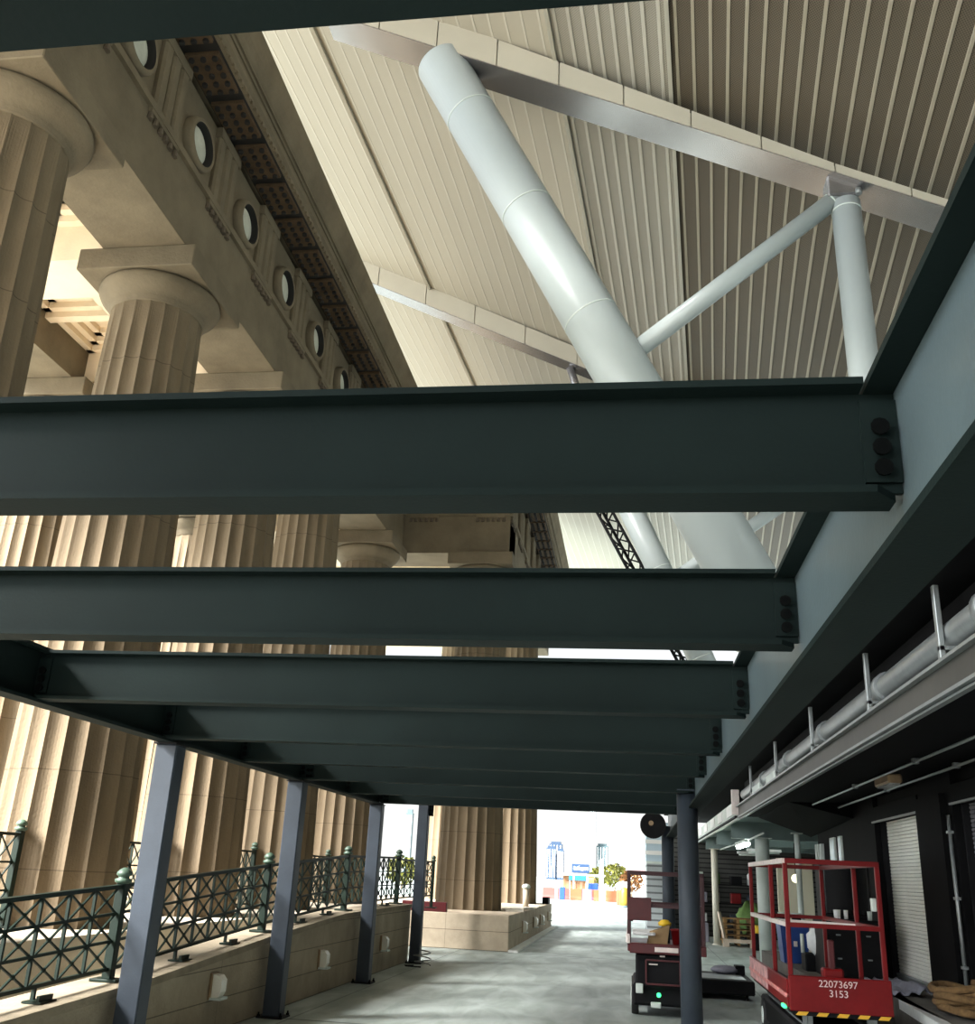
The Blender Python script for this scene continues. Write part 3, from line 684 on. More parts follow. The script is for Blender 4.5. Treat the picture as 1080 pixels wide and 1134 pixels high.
MB().tube([(2.68,22.2,2.78),(2.68,25.2,2.75)], .022, 8).build('conduit', GREYS, r); MB().tube([(2.68,27.6,2.75),(2.68,33,2.75)], .022, 8).build('conduit', GREYS, r)
for y, lab in ((28.6,'dark farther strip light hung beyond the glowing one'),(31.2,'farthest strip light in the dim shelter')):
    r = thing('strip_light', lab, 'lamp', (3.3,y,2.6)); MB().cbox(3.0,3.9,y-.08,y+.08,2.60,2.67,.01).build('housing', PALEW, r); MB().tube([(3.4,y,2.66),(3.4,y,3.12)], .015, 6).build('hanger', GREYS, r); MB().tube([(3.05,y,2.58),(3.85,y,2.58)], .03, 8).build('tube', GREYS, r)
def pipe_col(x, y, rad, m_, lab, top=2.75):
    r = thing('shelter_column', lab, 'column', (x,y,0)); MB().tube([(x,y,0),(x,y,top)], rad, 24).build('shaft', m_, r); MB().lathe([(rad+.05,0),(rad+.05,.03),(rad+.01,.04)], (x,y,0), 20).build('base', m_, r); MB().cbox(x-rad-.05,x+rad+.05,y-rad-.05,y+rad+.05,top,top+.02,.004).build('cap_plate', m_, r)
pipe_col(2.87, 24.1, .155, GREYS, 'pale green grey round column behind the red scissor lift')
pipe_col(2.49, 33.2, .10, mat('cream_paint',(.66,.63,.52),.5), 'slim cream column beside the stacked pallets')
pipe_col(3.22, 21.3, .055, GREYS, 'thin pale pipe column behind the blue bin')
# back wall with horizontal siding
SIDING = joints(mat('dark_siding', (.085,.085,.08), .6, .2, .2, 2), 2, .16, .045, .15)
m = MB(); m.box(1.4, 8, 38.2, 38.5, 0, 3.3); struct(m.build('wall_back', SIDING))
m = MB(); m.box(6.6, 6.8, 21, 38.2, 0, 3.2); struct(m.build('wall_side', DWALL))
m = MB(); m.box(3.95, 4.9, 30.0, 30.15, 0, 2.5); struct(m.build('wall_inner', mat('beige_panel',(.62,.56,.42),.7)))
r = thing('bulb_lamp', 'small round glowing bulb in front of the beige panel', 'lamp', (3.85,26,1.9)); MB().ball((3.85,26,1.95), .10).build('bulb', BULB, r); MB().tube([(3.85,26,2.03),(3.85,26,2.76)], .012, 6).build('cord', BLK, r)
# vertical white lights in the dark wall
for x, y0, w_, lab in ((XW-.07,19.15,.42,'wider bright window slit in the dark wall above the lift'),(XW-.07,18.55,.24,'narrow bright window slit in the dark wall above the lift')):
    r = thing('slit_window', lab, 'window', (x,y0,2.0)); MB().cbox(x-.02,x+.02,y0,y0+w_,2.0,2.62,.004).build('frame', GREYS, r)
    MB().box(x-.028,x-.02,y0+.03,y0+w_-.03,2.03,2.59).build('pane', mat('frosted_pane',(.7,.85,.88),.2), r)
r = thing('door_frame', 'pale upright jambs at the corner of the dark wall', 'frame', (XW-.1,20.9,0))
for y in (20.35,20.62,20.86): MB().cbox(XW-.12,XW-.05,y,y+.10,.62,2.55,.006).build('jamb', GREYS, r)
# siding container far left of the shelter
CONT = joints(mat('grey_ribbed_metal', (.34,.37,.38), .5, .3, .1, 2), 2, .22, .06, .35)
r = thing('storage_container', 'grey ribbed metal container at the far end of the walkway', 'container', (.5,37,0)); MB().box(.45,1.35,37,42,0,2.3).build('body', CONT, r); MB().box(.44,1.36,36.98,42.02,2.3,2.38).build('top_rail', GREYS, r)
r = thing('pale_hut', 'pale blue grey hut wall above the ribbed container', 'hut', (.45,38,2.38)); MB().box(.45,1.3,38.2,42,2.38,3.75).build('body', mat('pale_blue_render',(.50,.62,.70),.6), r)
for z in (2.62,3.0,3.35): MB().box(.42,1.32,38.12,38.2,z,z+.14).build('white_band', PALEW, r)

# ------------------------------------------------------------------ scissor lifts
def lift(name, lab, x0, x1, y0, y1, zdeck, ztop, paint, toe, deckm, front):
    r = thing(name, lab, 'scissor lift', ((x0+x1)/2, y0, 0))
    # chassis
    MB().cbox(x0+.08,x1-.08,y0+.12,y1-.15,.14,.42,.03).build('chassis', BLK, r)
    for sx in (x0+.06, x1-.16):
        for y in (y0+.40, y1-.45):
            w_ = MB().lathe([(.05,-.05),(.19,-.05),(.20,-.03),(.20,.03),(.19,.05),(.05,.05)], (sx+.05,y,.20), 24, True, 'x').build('wheel', BLKM, r)
            MB().lathe([(.09,-.06),(.10,-.055),(.10,.055),(.09,.06)], (sx+.05,y,.20), 14, True, 'x').build('hub', GREYS, w_)
    for sx in (x0+.18, x1-.18):
        n = 3
        for i in range(n):
            z0 = .44 + (zdeck-.56)*i/n; z1 = .44+(zdeck-.56)*(i+1)/n
            MB().bar((sx,y0+.25,z0+.02),(sx,y1-.25,z1), .05, .09).build('scissor_arm', GALV if front else BLK, r)
            MB().bar((sx+.055,y0+.25,z1),(sx+.055,y1-.25,z0+.02), .05, .09).build('scissor_arm', GALV if front else BLK, r)
    d = MB().cbox(x0+.01,x1-.01,y0+.02,y1-.02,zdeck-.08,zdeck,.01).build('deck', deckm, r)
    rr = .024; posts = [(x0+.03,y0+.03),(x1-.03,y0+.03),(x0+.03,y1-.03),(x1-.03,y1-.03),(x0+.03,y0+(y1-y0)*.36),(x1-.03,y0+(y1-y0)*.36)]
    for x, y in posts: MB().cbox(x-rr,x+rr,y-rr,y+rr,zdeck,ztop-.05,.006).build('guard_post', paint, r)
    A, B, C, D = (x0+.03,y0+.03),(x1-.03,y0+.03),(x1-.03,y1-.03),(x0+.03,y1-.03)
    for P, Q in ((A,B),(B,C),(C,D),(D,A)):
        side = (P, Q) == (D, A)
        MB().bar((*P,ztop-.025),(*Q,ztop-.025), .055, .05).build('top_rail', WPAINT if side and front else paint, r)
        MB().bar((*P,zdeck+(ztop-zdeck)*.53),(*Q,zdeck+(ztop-zdeck)*.53), .05, .045).build('mid_rail', WPAINT if side and front else paint, r)
    return r
RL = (1.57,2.57,11.5,14.9)
r = lift('scissor_lift', 'bright red scissor lift with numbered front plate beside the pale shutter', *RL, .64, 2.04, REDP, REDP, BLK, True)
MB().cbox(1.565,2.575,11.44,11.49,.575,.905,.01).build('toe_board', REDP, r)
MB().box(1.60,2.575,11.46,11.53,.535,.575).build('edge_strip', BLK, r)
for k in range(5):
    a = 1.62+k*.2; MB().prism([(a,.537),(a+.10,.537),(a+.13,.573),(a+.03,.573)], lambda u,v,t:(u,t,v), 11.455, 11.461).build('hazard_stripe', YELT, r)
MB().cbox(1.545,1.575,11.5,14.9,.60,.86,.008).build('toe_board', REDP, r)
MB().cbox(1.53,1.575,11.5,14.9,.69,.73,.006).build('toe_board_rail', mat('scuffed_red_paint',(.62,.22,.20),.45,0,.4,7), r)
MB().cbox(1.537,1.546,13.0,14.85,.62,.85,.003).build('worn_sheet', mat('worn_pink_paint',(.60,.33,.32),.6,0,.5,6), r)
MB().cbox(1.52,1.56,11.62,11.78,.575,.61,.008).build('green_reflector', GRNL, r)
MB().bar((1.60,13.4,1.37),(2.54,12.72,1.37), .05, .03).build('cross_rail', WPAINT, r)
MB().cbox(2.0,2.06,11.56,11.64,.64,1.25,.01).build('control_stem', DREDP, r); MB().cbox(1.93,2.14,11.55,11.72,.80,.98,.02).build('control_box', REDP, r)
cu = bpy.data.curves.new('number_lettering','FONT'); cu.body = '22073697\n3153'; cu.align_x = 'CENTER'; cu.size = .092; cu.extrude = .002; cu.space_line = .95
tx = bpy.data.objects.new('number_lettering', cu); col.objects.link(tx); cu.materials.append(NUM); 
tx.rotation_euler = (PI/2,0,0); tx.location = Vector((2.05,11.435,.812)) - r.location; tx.scale = (1.05,1,1)
bpy.context.view_layer.update()
me_ = bpy.data.meshes.new_from_object(tx.evaluated_get(bpy.context.evaluated_depsgraph_get())); t2 = bpy.data.objects.new('stencil_lettering', me_); col.objects.link(t2); t2.parent = r; t2.rotation_euler = tx.rotation_euler; t2.location = tx.location; t2.scale = tx.scale
bpy.data.objects.remove(tx)
# red bag heap and odds on the deck
m = MB(); m.ball((2.28,12.3,.66), .22, (1.2,1,.55), 14, .08); tag(m.build('red_bag', REDP), 'crumpled red bag lying on the deck of the red lift', 'bag')
tag(MB().cbox(1.80,1.98,11.75,11.95,.64,.76,.02).build('cardboard_box', CARD), 'small brown box on the deck of the red lift, behind its front plate', 'box')

r = lift('scissor_lift', 'dark scissor lift with open red basket behind the round post', -.10, .98, 15.0, 16.9, .90, 1.87, mat('black_red_rail',(.05,.012,.016),.45), DREDP, DREDP, False)
MB().cbox(-.06,.98,14.96,15.02,.80,.93,.01).build('toe_board', DREDP, r)
MB().cbox(.28,.60,14.95,14.96,.83,.89,.004).build('white_decal', WPAINT, r)
MB().cbox(.02,.88,15.05,16.7,.36,.80,.03).build('motor_cover', BLK, r)
q = MB(); q.bar((.16,15.035,.72),(.62,15.035,.72),.02); q.bar((.16,15.035,.42),(.62,15.035,.42),.02); q.bar((.16,15.035,.42),(.16,15.035,.72),.02); q.bar((.62,15.035,.42),(.62,15.035,.72),.02)
q.build('red_panel_trim', DREDP, r)
MB().cbox(.20,.32,15.02,15.045,.66,.675,.003).build('white_decal', WPAINT, r); MB().cbox(.35,.42,15.02,15.045,.765,.785,.003).build('white_decal', WPAINT, r)
MB().cbox(-.06,-.01,15.05,15.07,1.2,1.5,.01).build('guard_sheet', DREDP, r)
MB().lathe([(.03,-.03),(.03,0)], (.33,15.04,.29), 12, True, 'y').build('green_lamp', GRNL, r)
MB().cbox(.22,.36,15.0,15.05,.13,.20,.01).build('licence_plate', GREYS, r); MB().cbox(.02,.12,15.0,15.05,.30,.42,.01).build('tail_lamp', GREYS, r); MB().cbox(.66,.72,15.0,15.05,.20,.28,.01).build('label_plate', GREYS, r)
m = MB().cbox(-.09,.24,14.97,14.99,1.22,1.52,.005); m.build('mesh_panel', DREDP, r)
MB().cbox(-.10,-.055,14.955,15.0,.92,1.02,.006).build('white_edge', WPAINT, r); MB().cbox(-.11,-.06,15.0,16.8,.93,1.04,.006).build('white_edge', WPAINT, r)
tag(MB().hexa([(.18,15.3,.90),(.46,15.3,.90),(.46,15.6,.90),(.18,15.6,.90),(.22,15.3,1.06),(.50,15.3,1.16),(.50,15.6,1.16),(.22,15.6,1.06)]).build('cardboard_box', CARD), 'open cardboard box on the deck of the dark lift', 'box')
for k,(x,y,lab) in enumerate(((.60,15.3,'red bucket in the basket of the dark lift, right of the box'),(.78,15.2,'red bucket in the basket of the dark lift, against its right rail'))):
    b = thing('bucket', lab, 'bucket', (x,y,.90), 'red buckets in the dark lift'); MB().lathe([(.06,.90),(.085,1.10),(.09,1.10),(.075,1.10)], (x,y,0), 16).build('body', REDP, b); MB().lathe([(.092,1.10),(.095,1.115),(.02,1.13),(0,1.13)], (x,y,0), 16).build('lid', REDP if k==0 else WPAINT, b)
tag(MB().cbox(-.02,.30,15.2,16.2,1.02,1.06,.01).build('white_board', PALEW), 'white board lying across the basket of the dark lift', 'board')
tag(MB().lathe([(.0,1.13),(.09,1.13),(.10,1.17),(.05,1.21),(0,1.22)], (.45,15.9,0), 14).build('hard_hat', YEL), 'yellow hard hat on the pile in the dark lift', 'hard hat')
MBs = MB().cbox(.40,.52,15.85,15.95,.9,1.13,.01); tag(MBs.build('tool_case', BLK), 'black case under the yellow hard hat in the dark lift', 'case')
tag(MB().ball((.80,15.6,1.16), .1, (1,1,.4), 12, .05).build('yellow_cloth', YEL), 'yellow cloth heap beside the round post in the dark lift', 'cloth')
tag(MB().cbox(.70,.90,15.5,15.7,.9,1.12,.01).build('tool_case', BLK), 'black case under the yellow cloth in the dark lift', 'case')

# ------------------------------------------------------------------ things around the lifts
r = thing('platform_cart', 'low black platform cart on the floor between the two lifts', 'cart', (1.4,18.3,0)); MB().cbox(.75,1.92,17.9,19.5,.08,.29,.02).build('platform', BLK, r); MB().cbox(.9,1.8,18.0,18.9,.29,.305,.005).build('top_sheet', GALV, r)
for x in (.85,1.8):
    for y in (18.0,19.3): MB().lathe([(.04,-.02),(.04,.02)], (x,y,.04), 12, True, 'x').build('caster', BLKM, r)
tag(MB().ball((1.55,19.1,.36), .2, (1.3,1,.35), 14, .08).build('blue_cloth', CLOTHG), 'grey blue cloth heap on the black platform cart', 'cloth')
tag(MB().cbox(1.72,1.88,19.0,19.3,.29,.44,.01).build('black_clamp', BLK), 'small black block on the black platform cart', 'block')
r = thing('waste_bin', 'blue plastic bin behind the red lift', 'bin', (2.62,18.2,.35)); MB().hexa([(2.42,17.95,.42),(2.76,17.95,.42),(2.76,18.4,.42),(2.42,18.4,.42),(2.36,17.9,1.18),(2.82,17.9,1.18),(2.82,18.45,1.18),(2.36,18.45,1.18)]).build('body', BLUEP, r); MB().cbox(2.33,2.85,17.87,18.48,1.16,1.21,.01).build('rim', BLUEP, r); MB().cbox(2.56,2.62,17.90,17.92,.85,.93,.004).build('white_label', WPAINT, r)
tag(MB().cbox(2.3,2.9,17.85,18.6,0,.42,.02).build('equipment_crate', BLK), 'black crate under the blue bin', 'crate')
for x, lab in ((2.44,'black paint can on the rim board of the blue bin, left one'),(2.66,'black paint can on the blue bin, right one')):
    r = thing('paint_can', lab, 'can', (x,18.15,1.225), 'black cans on the blue bin'); MB().lathe([(.07,1.225),(.075,1.24),(.075,1.33)], (x,18.15,0), 16).build('body', BLK, r); MB().lathe([(.072,1.33),(.078,1.335),(.078,1.35),(.06,1.35)], (x,18.15,0), 16).build('lid', GREYS, r)
tag(MB().cbox(2.34,2.84,17.9,18.46,1.212,1.224,.003).build('bin_lid', BLK), 'flat black lid closing the blue bin', 'lid')
# road cases on the dock
r = thing('road_case', 'black equipment case standing on the dock behind the red lift, lower one', 'case', (3.05,15.6,ZD)); MB().cbox(2.62,3.42,15.35,16.3,ZD-.0,1.36,.02).build('body', BLK, r)
for x in (2.8,3.2):
    for z in (.85,1.15): MB().cbox(x-.03,x+.03,15.33,15.35,z,z+.02,.003).build('latch', GALV, r)
m = MB().box(2.4, 3.0, 14.9, 21.0, 0, ZD-.001); struct(m.build('dock_step', DOCK))
r = thing('road_case', 'tall black screen case on top of the lower equipment case', 'case', (3.05,15.8,1.36)); MB().cbox(2.68,3.36,15.72,16.2,1.36,2.12,.02).build('body', BLK, r); MB().cbox(2.72,3.32,15.70,15.72,1.42,2.08,.01).build('screen', mat('black_glass',(.006,.006,.007),.15), r)
r = thing('control_box', 'small grey switch box hung on the right guard post of the red lift', 'box', (2.50,11.6,1.6)); MB().cbox(2.47,2.52,11.56,11.64,1.55,1.68,.008).build('body', GREYS, r)
for x, w_, mt, lab in ((2.84,.05,PALEW,'wider white cup on the ledge of the black case'),(2.96,.03,PALEW,'narrow white cup on the ledge of the black case'),(3.09,.03,REDP,'red cup on the ledge of the black case'),(3.28,.035,GREYS,'grey cup on the ledge of the black case')):
    tag(MB().lathe([(w_*.85,1.36),(w_,1.48),(w_*.9,1.48),(w_*.8,1.37)], (x,15.55,0), 16).build('cup', mt), lab, 'cup', 'cups on the black case')
r = MB().ball((2.70,16.25,1.02), .22, (.85,.6,1.0), 16, .12); tag(r.build('white_bag', CLOTHW), 'white crumpled bag hanging behind the red lift, right of the blue bin', 'bag')
r = thing('tool_stand', 'dark stand holding the white bag behind the red lift', 'stand', (2.68,16.5,0)); MB().cbox(2.5,2.86,16.4,16.8,.6,.84,.02).build('body', BLK, r); MB().tube([(2.5,16.6,.84),(2.5,16.6,1.1)], .03, 10).build('handle', GREYS, r)
# tarp and rope on the dock
n = 12; vs = []; fs = []; m = MB()
for i in range(n+1):
    for j in range(n+1):
        x = 3.02+.48*i/n; y = 13.35+1.75*j/n
        z = ZD+.015+.06*math.sin(i*.9+j*.35)**2+.10*max(0, 1-abs(i/n-.75)*3)*(.5+.5*math.sin(j*.5)); vs.append((x,y,z))
for i in range(n):
    for j in range(n): a=i*(n+1)+j; fs.append((a,a+n+1,a+n+2,a+1))
m.add(vs, fs, True); o = m.build('tarpaulin', CLOTHG); so = o.modifiers.new('thick','SOLIDIFY'); so.thickness = .012; tag(o, 'grey tarpaulin spread on the dock in front of the pale shutter', 'tarpaulin')
m = MB(); pts = []
for i in range(130):
    t = i*.30; rr = .26+.05*math.sin(t*1.7)+.04*math.sin(t*.37); pts.append((3.36+rr*math.cos(t), 11.75+rr*1.25*math.sin(t), ZD+.045+.028*(i/16)+.02*math.sin(t*2.3)))
m.tube(pts, .038, 8); tag(m.build('rope_coil', ROPE), 'coil of thick brown rope on the dock in the lower right corner', 'rope')
# pallets and clutter at the back
for k in range(5):
    z = .02+k*.155; r = thing('pallet', ['lowest wooden pallet of the stack at the back','second lowest wooden pallet of the stack at the back','middle wooden pallet of the stack at the back','second highest wooden pallet of the stack','topmost wooden pallet of the stack at the back'][k], 'pallet', (3.1,33.6,z), 'stacked pallets at the back')
    m = MB()
    for i in range(6): m.box(2.65+.06*(k%2), 3.60+.05*(k%3), 33.1+i*.19, 33.1+i*.19+.12, z+.11, z+.133)
    m.build('deck_boards', WOOD, r); m = MB()
    for x in (2.68,3.05,3.45): m.box(x+.03,x+.12,33.1,34.2,z,z+.11)
    m.build('stringers', WOOD, r)
r = MB().bar((2.55,32.9,.95),(2.72,32.75,.05), .10, .06); tag(r.build('leaning_plank', WOODP), 'pale plank leaning between the slim cream column and the pallets', 'plank')
tag(MB().bar((2.62,32.6,.17),(3.62,32.6,.17), .10, .10).build('timber_beam', WOODP), 'pale timber lying in front of the stacked pallets', 'timber')
m = MB().bar((2.62,32.6,.06),(2.80,32.6,.06), .12, .12); m.bar((3.4,32.6,.06),(3.6,32.6,.06), .12, .12); tag(m.build('timber_block', WOODP), 'short timber blocks carrying the pale timber', 'timber')
r = thing('storage_rack', 'cluttered dark storage rack behind the slim cream column', 'rack', (3.3,36.8,0))
for x in (2.0,4.4):
    for y in (36.5,37.3): MB().bar((x,y,0),(x,y,2.3), .06).build('upright', BLK, r)
for z in (.5,1.1,1.7): MB().box(2.0,4.4,36.5,37.3,z,z+.04).build('shelf', BLK, r)
random.seed(3)
sh = [CLOTHW,GREYS,BLUE,BLK,CLOTHG,WPAINT,REDP,BLUE,GREYS,LEAFG,BLK,PALEW]
desc = ['white folded cloth','grey metal can','blue grey case','black case','grey bag','worn white carton','small red canister','blue grey drum','pale grey tub','green bag','black box','white bottle']
pos = ['left','centre left','centre right','right']
nn = 0
for zi, z in enumerate((.54,1.14,1.74)):
    for q in range(4):
        x = 2.12+q*.55+random.uniform(0,.08); w_ = random.uniform(.14,.26); h = random.uniform(.18,.40); mt = sh[nn % 12]
        lab = '%s on the %s shelf of the storage rack, %s' % (desc[nn % 12], ('bottom','middle','top')[zi], pos[q]); nn += 1
        if q % 2: o = MB().lathe([(w_*.45,z),(w_*.5,z+.02),(w_*.5,z+h*.85),(w_*.3,z+h*.95),(w_*.3,z+h)], (x+w_/2,36.85,0), 14).build('canister', mt)
        else: o = MB().cbox(x,x+w_*1.5,36.65,37.1,z,z+h,.02).build('carton', mt)
        tag(o, lab, 'container', 'goods on the storage rack')
tag(MB().ball((3.75,35.2,.72),.5,(1,.8,1.0),14,.25).build('bush', LEAFG), 'dark green bushy plant behind the pallet stack', 'plant')
tag(MB().lathe([(.22,0),(.3,.35),(.28,.35)], (3.75,35.2,0), 18).build('plant_pot', BLK), 'black pot holding the bushy plant behind the pallets', 'pot')
tag(MB().cbox(3.45,3.8,31.6,31.9,.45,.66,.03).build('yellow_case', YEL), 'yellow case beside the pallets, seen through the lift rails', 'case')
tag(MB().cbox(3.4,3.85,31.55,31.95,0,.45,.02).build('equipment_crate', BLK), 'black crate under the yellow case beside the pallets', 'crate')
tag(MB().cbox(1.85,2.35,34.5,35.2,.0,.55,.02).build('equipment_crate', CLOTHG), 'grey crate left of the slim cream column', 'crate')

# ------------------------------------------------------------------ far end: street, barriers, trees, towers
def barrier(x, y, w_, mt, lab):
    r = thing('road_barrier', lab, 'barrier', (x,y,0), 'plastic barriers across the far street')
    MB().prism([(-.22,0),(.22,0),(.14,.30),(.07,.85),(-.07,.85),(-.14,.30)], lambda u,v,t:(t, y+u, v), x, x+w_).build('body', mt, r)
    for q in (.2,.7): MB().box(x+w_*q, x+w_*(q+.12), y-.25, y+.25, 0, .06).build('foot', mt, r)
for x, mt, lab in ((-7.2,REDB,'red barrier at the left, beside the pier'),(-6.0,REDB,'second red barrier from the left'),(-5.0,ORG,'orange red barrier under the orange building'),(-4.1,PINK,'pink barrier in the middle of the row'),(-3.3,ORG,'orange barrier left of the white pole'),(-2.2,ORG,'orange barrier right of the white pole')):
    barrier(x, 84, .95, mt, lab)
tag(MB().cbox(-5.75,-5.35,82.6,83.1,0,.95,.03).build('blue_bollard', BLUEP), 'blue bollard in front of the red barriers', 'bollard')
r = thing('sign_board', 'blue street sign with white lettering above the barriers', 'sign', (-4.3,85,0)); MB().cbox(-4.95,-3.55,84.95,85.05,2.05,2.72,.02).build('panel', SIGNB, r)
m = MB(); xx = -4.82
for k,(w_,h,u) in enumerate(((.11,.26,0),(.09,.20,0),(.10,.22,0),(.06,.30,0),(.14,.22,-.03),(.11,.26,-.06),(.10,.20,0),(.09,.22,0),(.11,.20,0))): m.box(xx,xx+w_,84.93,84.95,2.28+u,2.28+u+h); xx += w_+.035
m.build('lettering', SIGNW, r)
for x in (-4.8,-3.7): MB().tube([(x,85.1,0),(x,85.1,2.3)], .05, 8).build('leg', PALEW, r)
r = thing('brick_building', 'low orange brick building behind the barriers', 'building', (-5.1,95,0)); MB().box(-6.3,-3.9,95,98,0,1.85).build('wall', BRICKO, r)
for x in (-6.0,-5.4,-4.8,-4.3): MB().box(x,x+.26,94.95,95,.6,1.35).build('window', mat('brown_window',(.25,.12,.07),.4), r)
MB().box(-6.6,-2.6,94.4,98.2,1.85,2.0).build('roof_edge', PALEW, r)
r = thing('awning', 'bright blue awning under the blue sign', 'awning', (-4.8,90,1.5)); MB().prism([(0,0),(.8,.10),(.8,.42),(.0,.30)], lambda u,v,t:(t,90+u,1.45+v), -5.5,-3.9).build('canvas', AWN, r); MB().tube([(-5.4,90.1,0),(-5.4,90.1,1.5)],.04,8).build('leg',PALEW,r); MB().tube([(-4.0,90.1,0),(-4.0,90.1,1.5)],.04,8).build('leg',PALEW,r)
r = thing('street_pole', 'white pole standing among the barriers', 'pole', (-2.5,83,0)); MB().tube([(-2.5,83,0),(-2.5,83,3.0)], .17, 14).build('shaft', PALEW, r); MB().lathe([(.2,3.0),(.12,3.1),(0,3.12)], (-2.5,83,0), 14).build('cap', PALEW, r)
tag(MB().cbox(-3.75,-2.85,85.4,86.6,0,1.3,.05).build('blue_dumpster', BLUEP), 'blue box behind the barriers left of the white pole', 'box')
tag(MB().lathe([(.35,1.35),(.6,1.6),(.55,2.1),(.3,2.3),(0,2.35)], (-3.6,88.5,0), 14).build('yellow_umbrella', YEL), 'yellow canopy behind the blue box', 'canopy') if False else None
r = thing('yellow_tank', 'rounded yellow tank at the far street left of the lift', 'tank', (-.6,70,0)); MB().lathe([(.0,0),(.26,0),(.30,.3),(.30,.9),(.2,1.2),(0,1.25)], (-.62,70,0), 16).build('body', mat('yellow_tank_paint',(.23,.15,.01),.5), r); MB().lathe([(.33,0),(.36,.08),(.30,.12)], (-.62,70,0), 16).build('base', HAZEP, r)
tag(MB().ball((-.75,75,1.25), .55, (1,1,.62), 14, .06).build('white_tent', PALEW), 'white rounded tent behind the yellow tank', 'tent') 
tag(MB().cbox(-1.2,-.3,74.6,75.4,0,1.0,.03).build('grey_cabin', BRICKO), 'brown cabin under the white tent', 'cabin')
tag(MB().cbox(-3.9,-3.1,88,89,0,1.75,.2).build('yellow_cabin', mat('pale_yellow',(.23,.16,.04),.6)), 'yellow cabin beside the orange brick building', 'cabin')
def tree(x, y, h, rad, mt, lab):
    r = thing('street_tree', lab, 'tree', (x,y,0)); MB().tube([(x,y,0),(x+.05,y,h*.45)], .09, 8, .06).build('trunk', BARK, r)
    m = MB()
    for k in range(420):
        a = random.uniform(0,2*PI); b = random.uniform(-1,1); q = rad*random.uniform(.45,1)**.6; c = math.sqrt(1-b*b)
        px_, py_, pz_ = x+q*c*math.cos(a), y+q*c*math.sin(a), h*.62+q*b*.8; s_ = rad*.14
        ax, ay = random.uniform(0,PI), random.uniform(0,PI); u = Vector((math.cos(ax),math.sin(ax)*math.cos(ay),math.sin(ay)))*s_; v = u.cross(Vector((.3,.5,.8))).normalized()*s_*.7
        p_ = Vector((px_,py_,pz_)); m.add([p_-u,p_-v,p_+u,p_+v], [(0,1,2,3)])
    m.build('crown', mt, r, False)
random.seed(11)
tree(-3.6,108,3.0,1.1,LEAFY,'yellow green tree behind the white pole')
tree(-1.9,106,3.3,1.4,LEAFY,'bigger yellow green tree right of the white pole')
tree(-.2,95,2.6,1.1,mat('orange_leaves',(.17,.07,.017),.8,0,.3,3),'orange leaved tree seen through the dark lift')
tree(-20.5,92,2.6,1.5,LEAFY,'yellow green tree in the sky gap beside the last column')
tree(-17.0,90,2.3,1.2,LEAFY,'smaller yellow tree in the sky gap by the farthest square post')
r = thing('white_building', 'long white building far beyond the trees at the right', 'building', (0,125,0)); MB().box(-1.6,6,125,140,0,5.2).build('wall', PALEW, r)
for z in (2.6,3.8): MB().box(-1.5,5.8,124.9,125,z,z+.25).build('window_band', mat('pale_red_band',(.2,.13,.13),.5), r)
MB().box(-1.8,6.2,124.6,140.2,5.2,5.45).build('roof_edge', mat('pink_tile',(.2,.11,.10),.6), r)
def tower(x0, x1, y, z1, mt, lab, capm=None):
    r = thing('far_tower', lab, 'tower', ((x0+x1)/2,y,0)); d = (x1-x0)
    MB().box(x0,x1,y,y+d,0,z1*.94).build('body', mt, r); MB().box(x0+d*.12,x1-d*.12,y+d*.12,y+d*.88,z1*.94,z1).build('crown', capm or mt, r)
    m = MB(); n = 4
    for i in range(n): m.box(x0+d*(i+.35)/n, x0+d*(i+.65)/n, y-.15, y, 1, z1*.9)
    m.build('window_strips', PALEW, r)
tower(-41.5,-36.9,500,15.2,HAZEB,'left of two blue striped towers by the pier')
tower(-36.3,-33.2,500,14.2,HAZEB,'right of two blue striped towers by the pier')
tower(-40.6,-34.5,506,17.4,HAZEB,'blue block rising behind the two striped towers')
tower(-29.3,-25.2,700,60,HAZEP,'tall pale blue tower in the middle of the far sky')
tower(-24.8,-17.2,705,23.5,HAZEP,'low pale blue block right of the tall pale tower')
tower(-111.6,-108.4,500,29.5,HAZEP,'pale blue tower in the sky gap beside the farthest square post')

# ------------------------------------------------------------------ light
w = bpy.data.worlds.new('World'); bpy.context.scene.world = w; w.use_nodes = True
nt = w.node_tree; bg = nt.nodes['Background']
tc = nt.nodes.new('ShaderNodeTexCoord'); sp = nt.nodes.new('ShaderNodeSeparateXYZ'); nt.links.new(tc.outputs['Generated'], sp.inputs[0])
cr = nt.nodes.new('ShaderNodeValToRGB'); e = cr.color_ramp.elements
e[0].position = .0; e[0].color = (1.0,1.0,.97,1); e[1].position = 1; e[1].color = (.62,.78,1,1); x = e.new(.25); x.color = (.92,.97,1,1)
nt.links.new(sp.outputs[2], cr.inputs[0]); nt.links.new(cr.outputs[0], bg.inputs['Color'])
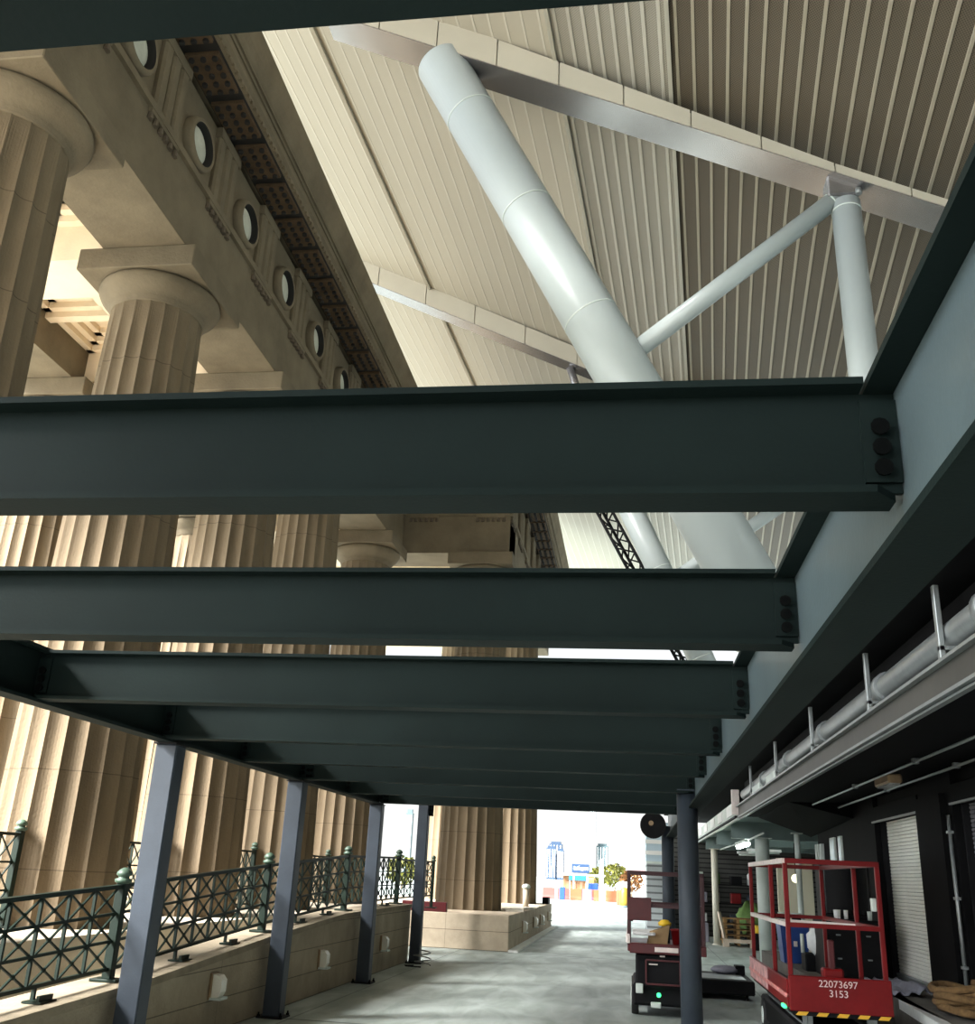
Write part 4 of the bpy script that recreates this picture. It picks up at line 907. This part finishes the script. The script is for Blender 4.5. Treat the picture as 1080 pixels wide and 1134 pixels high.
# hazy sky, brighter around the sun
nm = nt.nodes.new('ShaderNodeVectorMath'); nm.operation = 'NORMALIZE'; nt.links.new(tc.outputs['Generated'], nm.inputs[0])
dt = nt.nodes.new('ShaderNodeVectorMath'); dt.operation = 'DOT_PRODUCT'; nt.links.new(nm.outputs[0], dt.inputs[0]); dt.inputs[1].default_value = Vector((-.72,-.62,.32)).normalized()
mxm = nt.nodes.new('ShaderNodeMath'); mxm.operation = 'MAXIMUM'; mxm.inputs[1].default_value = 0; nt.links.new(dt.outputs['Value'], mxm.inputs[0])
pw = nt.nodes.new('ShaderNodeMath'); pw.operation = 'POWER'; pw.inputs[1].default_value = 3.0; nt.links.new(mxm.outputs[0], pw.inputs[0])
ma = nt.nodes.new('ShaderNodeMath'); ma.operation = 'MULTIPLY_ADD'; ma.inputs[1].default_value = 7.5; ma.inputs[2].default_value = 1.1; nt.links.new(pw.outputs[0], ma.inputs[0])
nt.links.new(ma.outputs[0], bg.inputs['Strength'])
sun = bpy.data.lights.new('sun','SUN'); sun.energy = 34; sun.angle = math.radians(25); sun.color = (1,.975,.94)
so = bpy.data.objects.new('sun', sun); col.objects.link(so)
d = Vector((-.78,-.63,.86)).normalized(); so.rotation_euler = d.to_track_quat('Z','Y').to_euler()

# ------------------------------------------------------------------ camera
F, PX, PY = 1090., 540., 567.
fw = Vector((702-PX, -(974-PY), -F)).normalized(); u = Vector((1,-.0486,0))
Z = u.cross(fw).normalized(); Z = Z if Z.y > 0 else -Z
X = fw.cross(Z)
R = Matrix((X, fw, Z)).to_4x4()
cam = bpy.data.cameras.new('camera'); cam.sensor_fit = 'VERTICAL'; cam.sensor_height = 24; cam.lens = 24*F/1134; cam.clip_end = 3000; cam.clip_start = .05
co = bpy.data.objects.new('camera', cam); col.objects.link(co); co.matrix_world = Matrix.Translation((0,0,1.75)) @ R
sc = bpy.context.scene; sc.camera = co
sc.view_settings.view_transform = 'Standard'; sc.view_settings.look = 'None'; sc.view_settings.exposure = 0; sc.view_settings.gamma = 1; sc.view_settings.use_curve_mapping = False
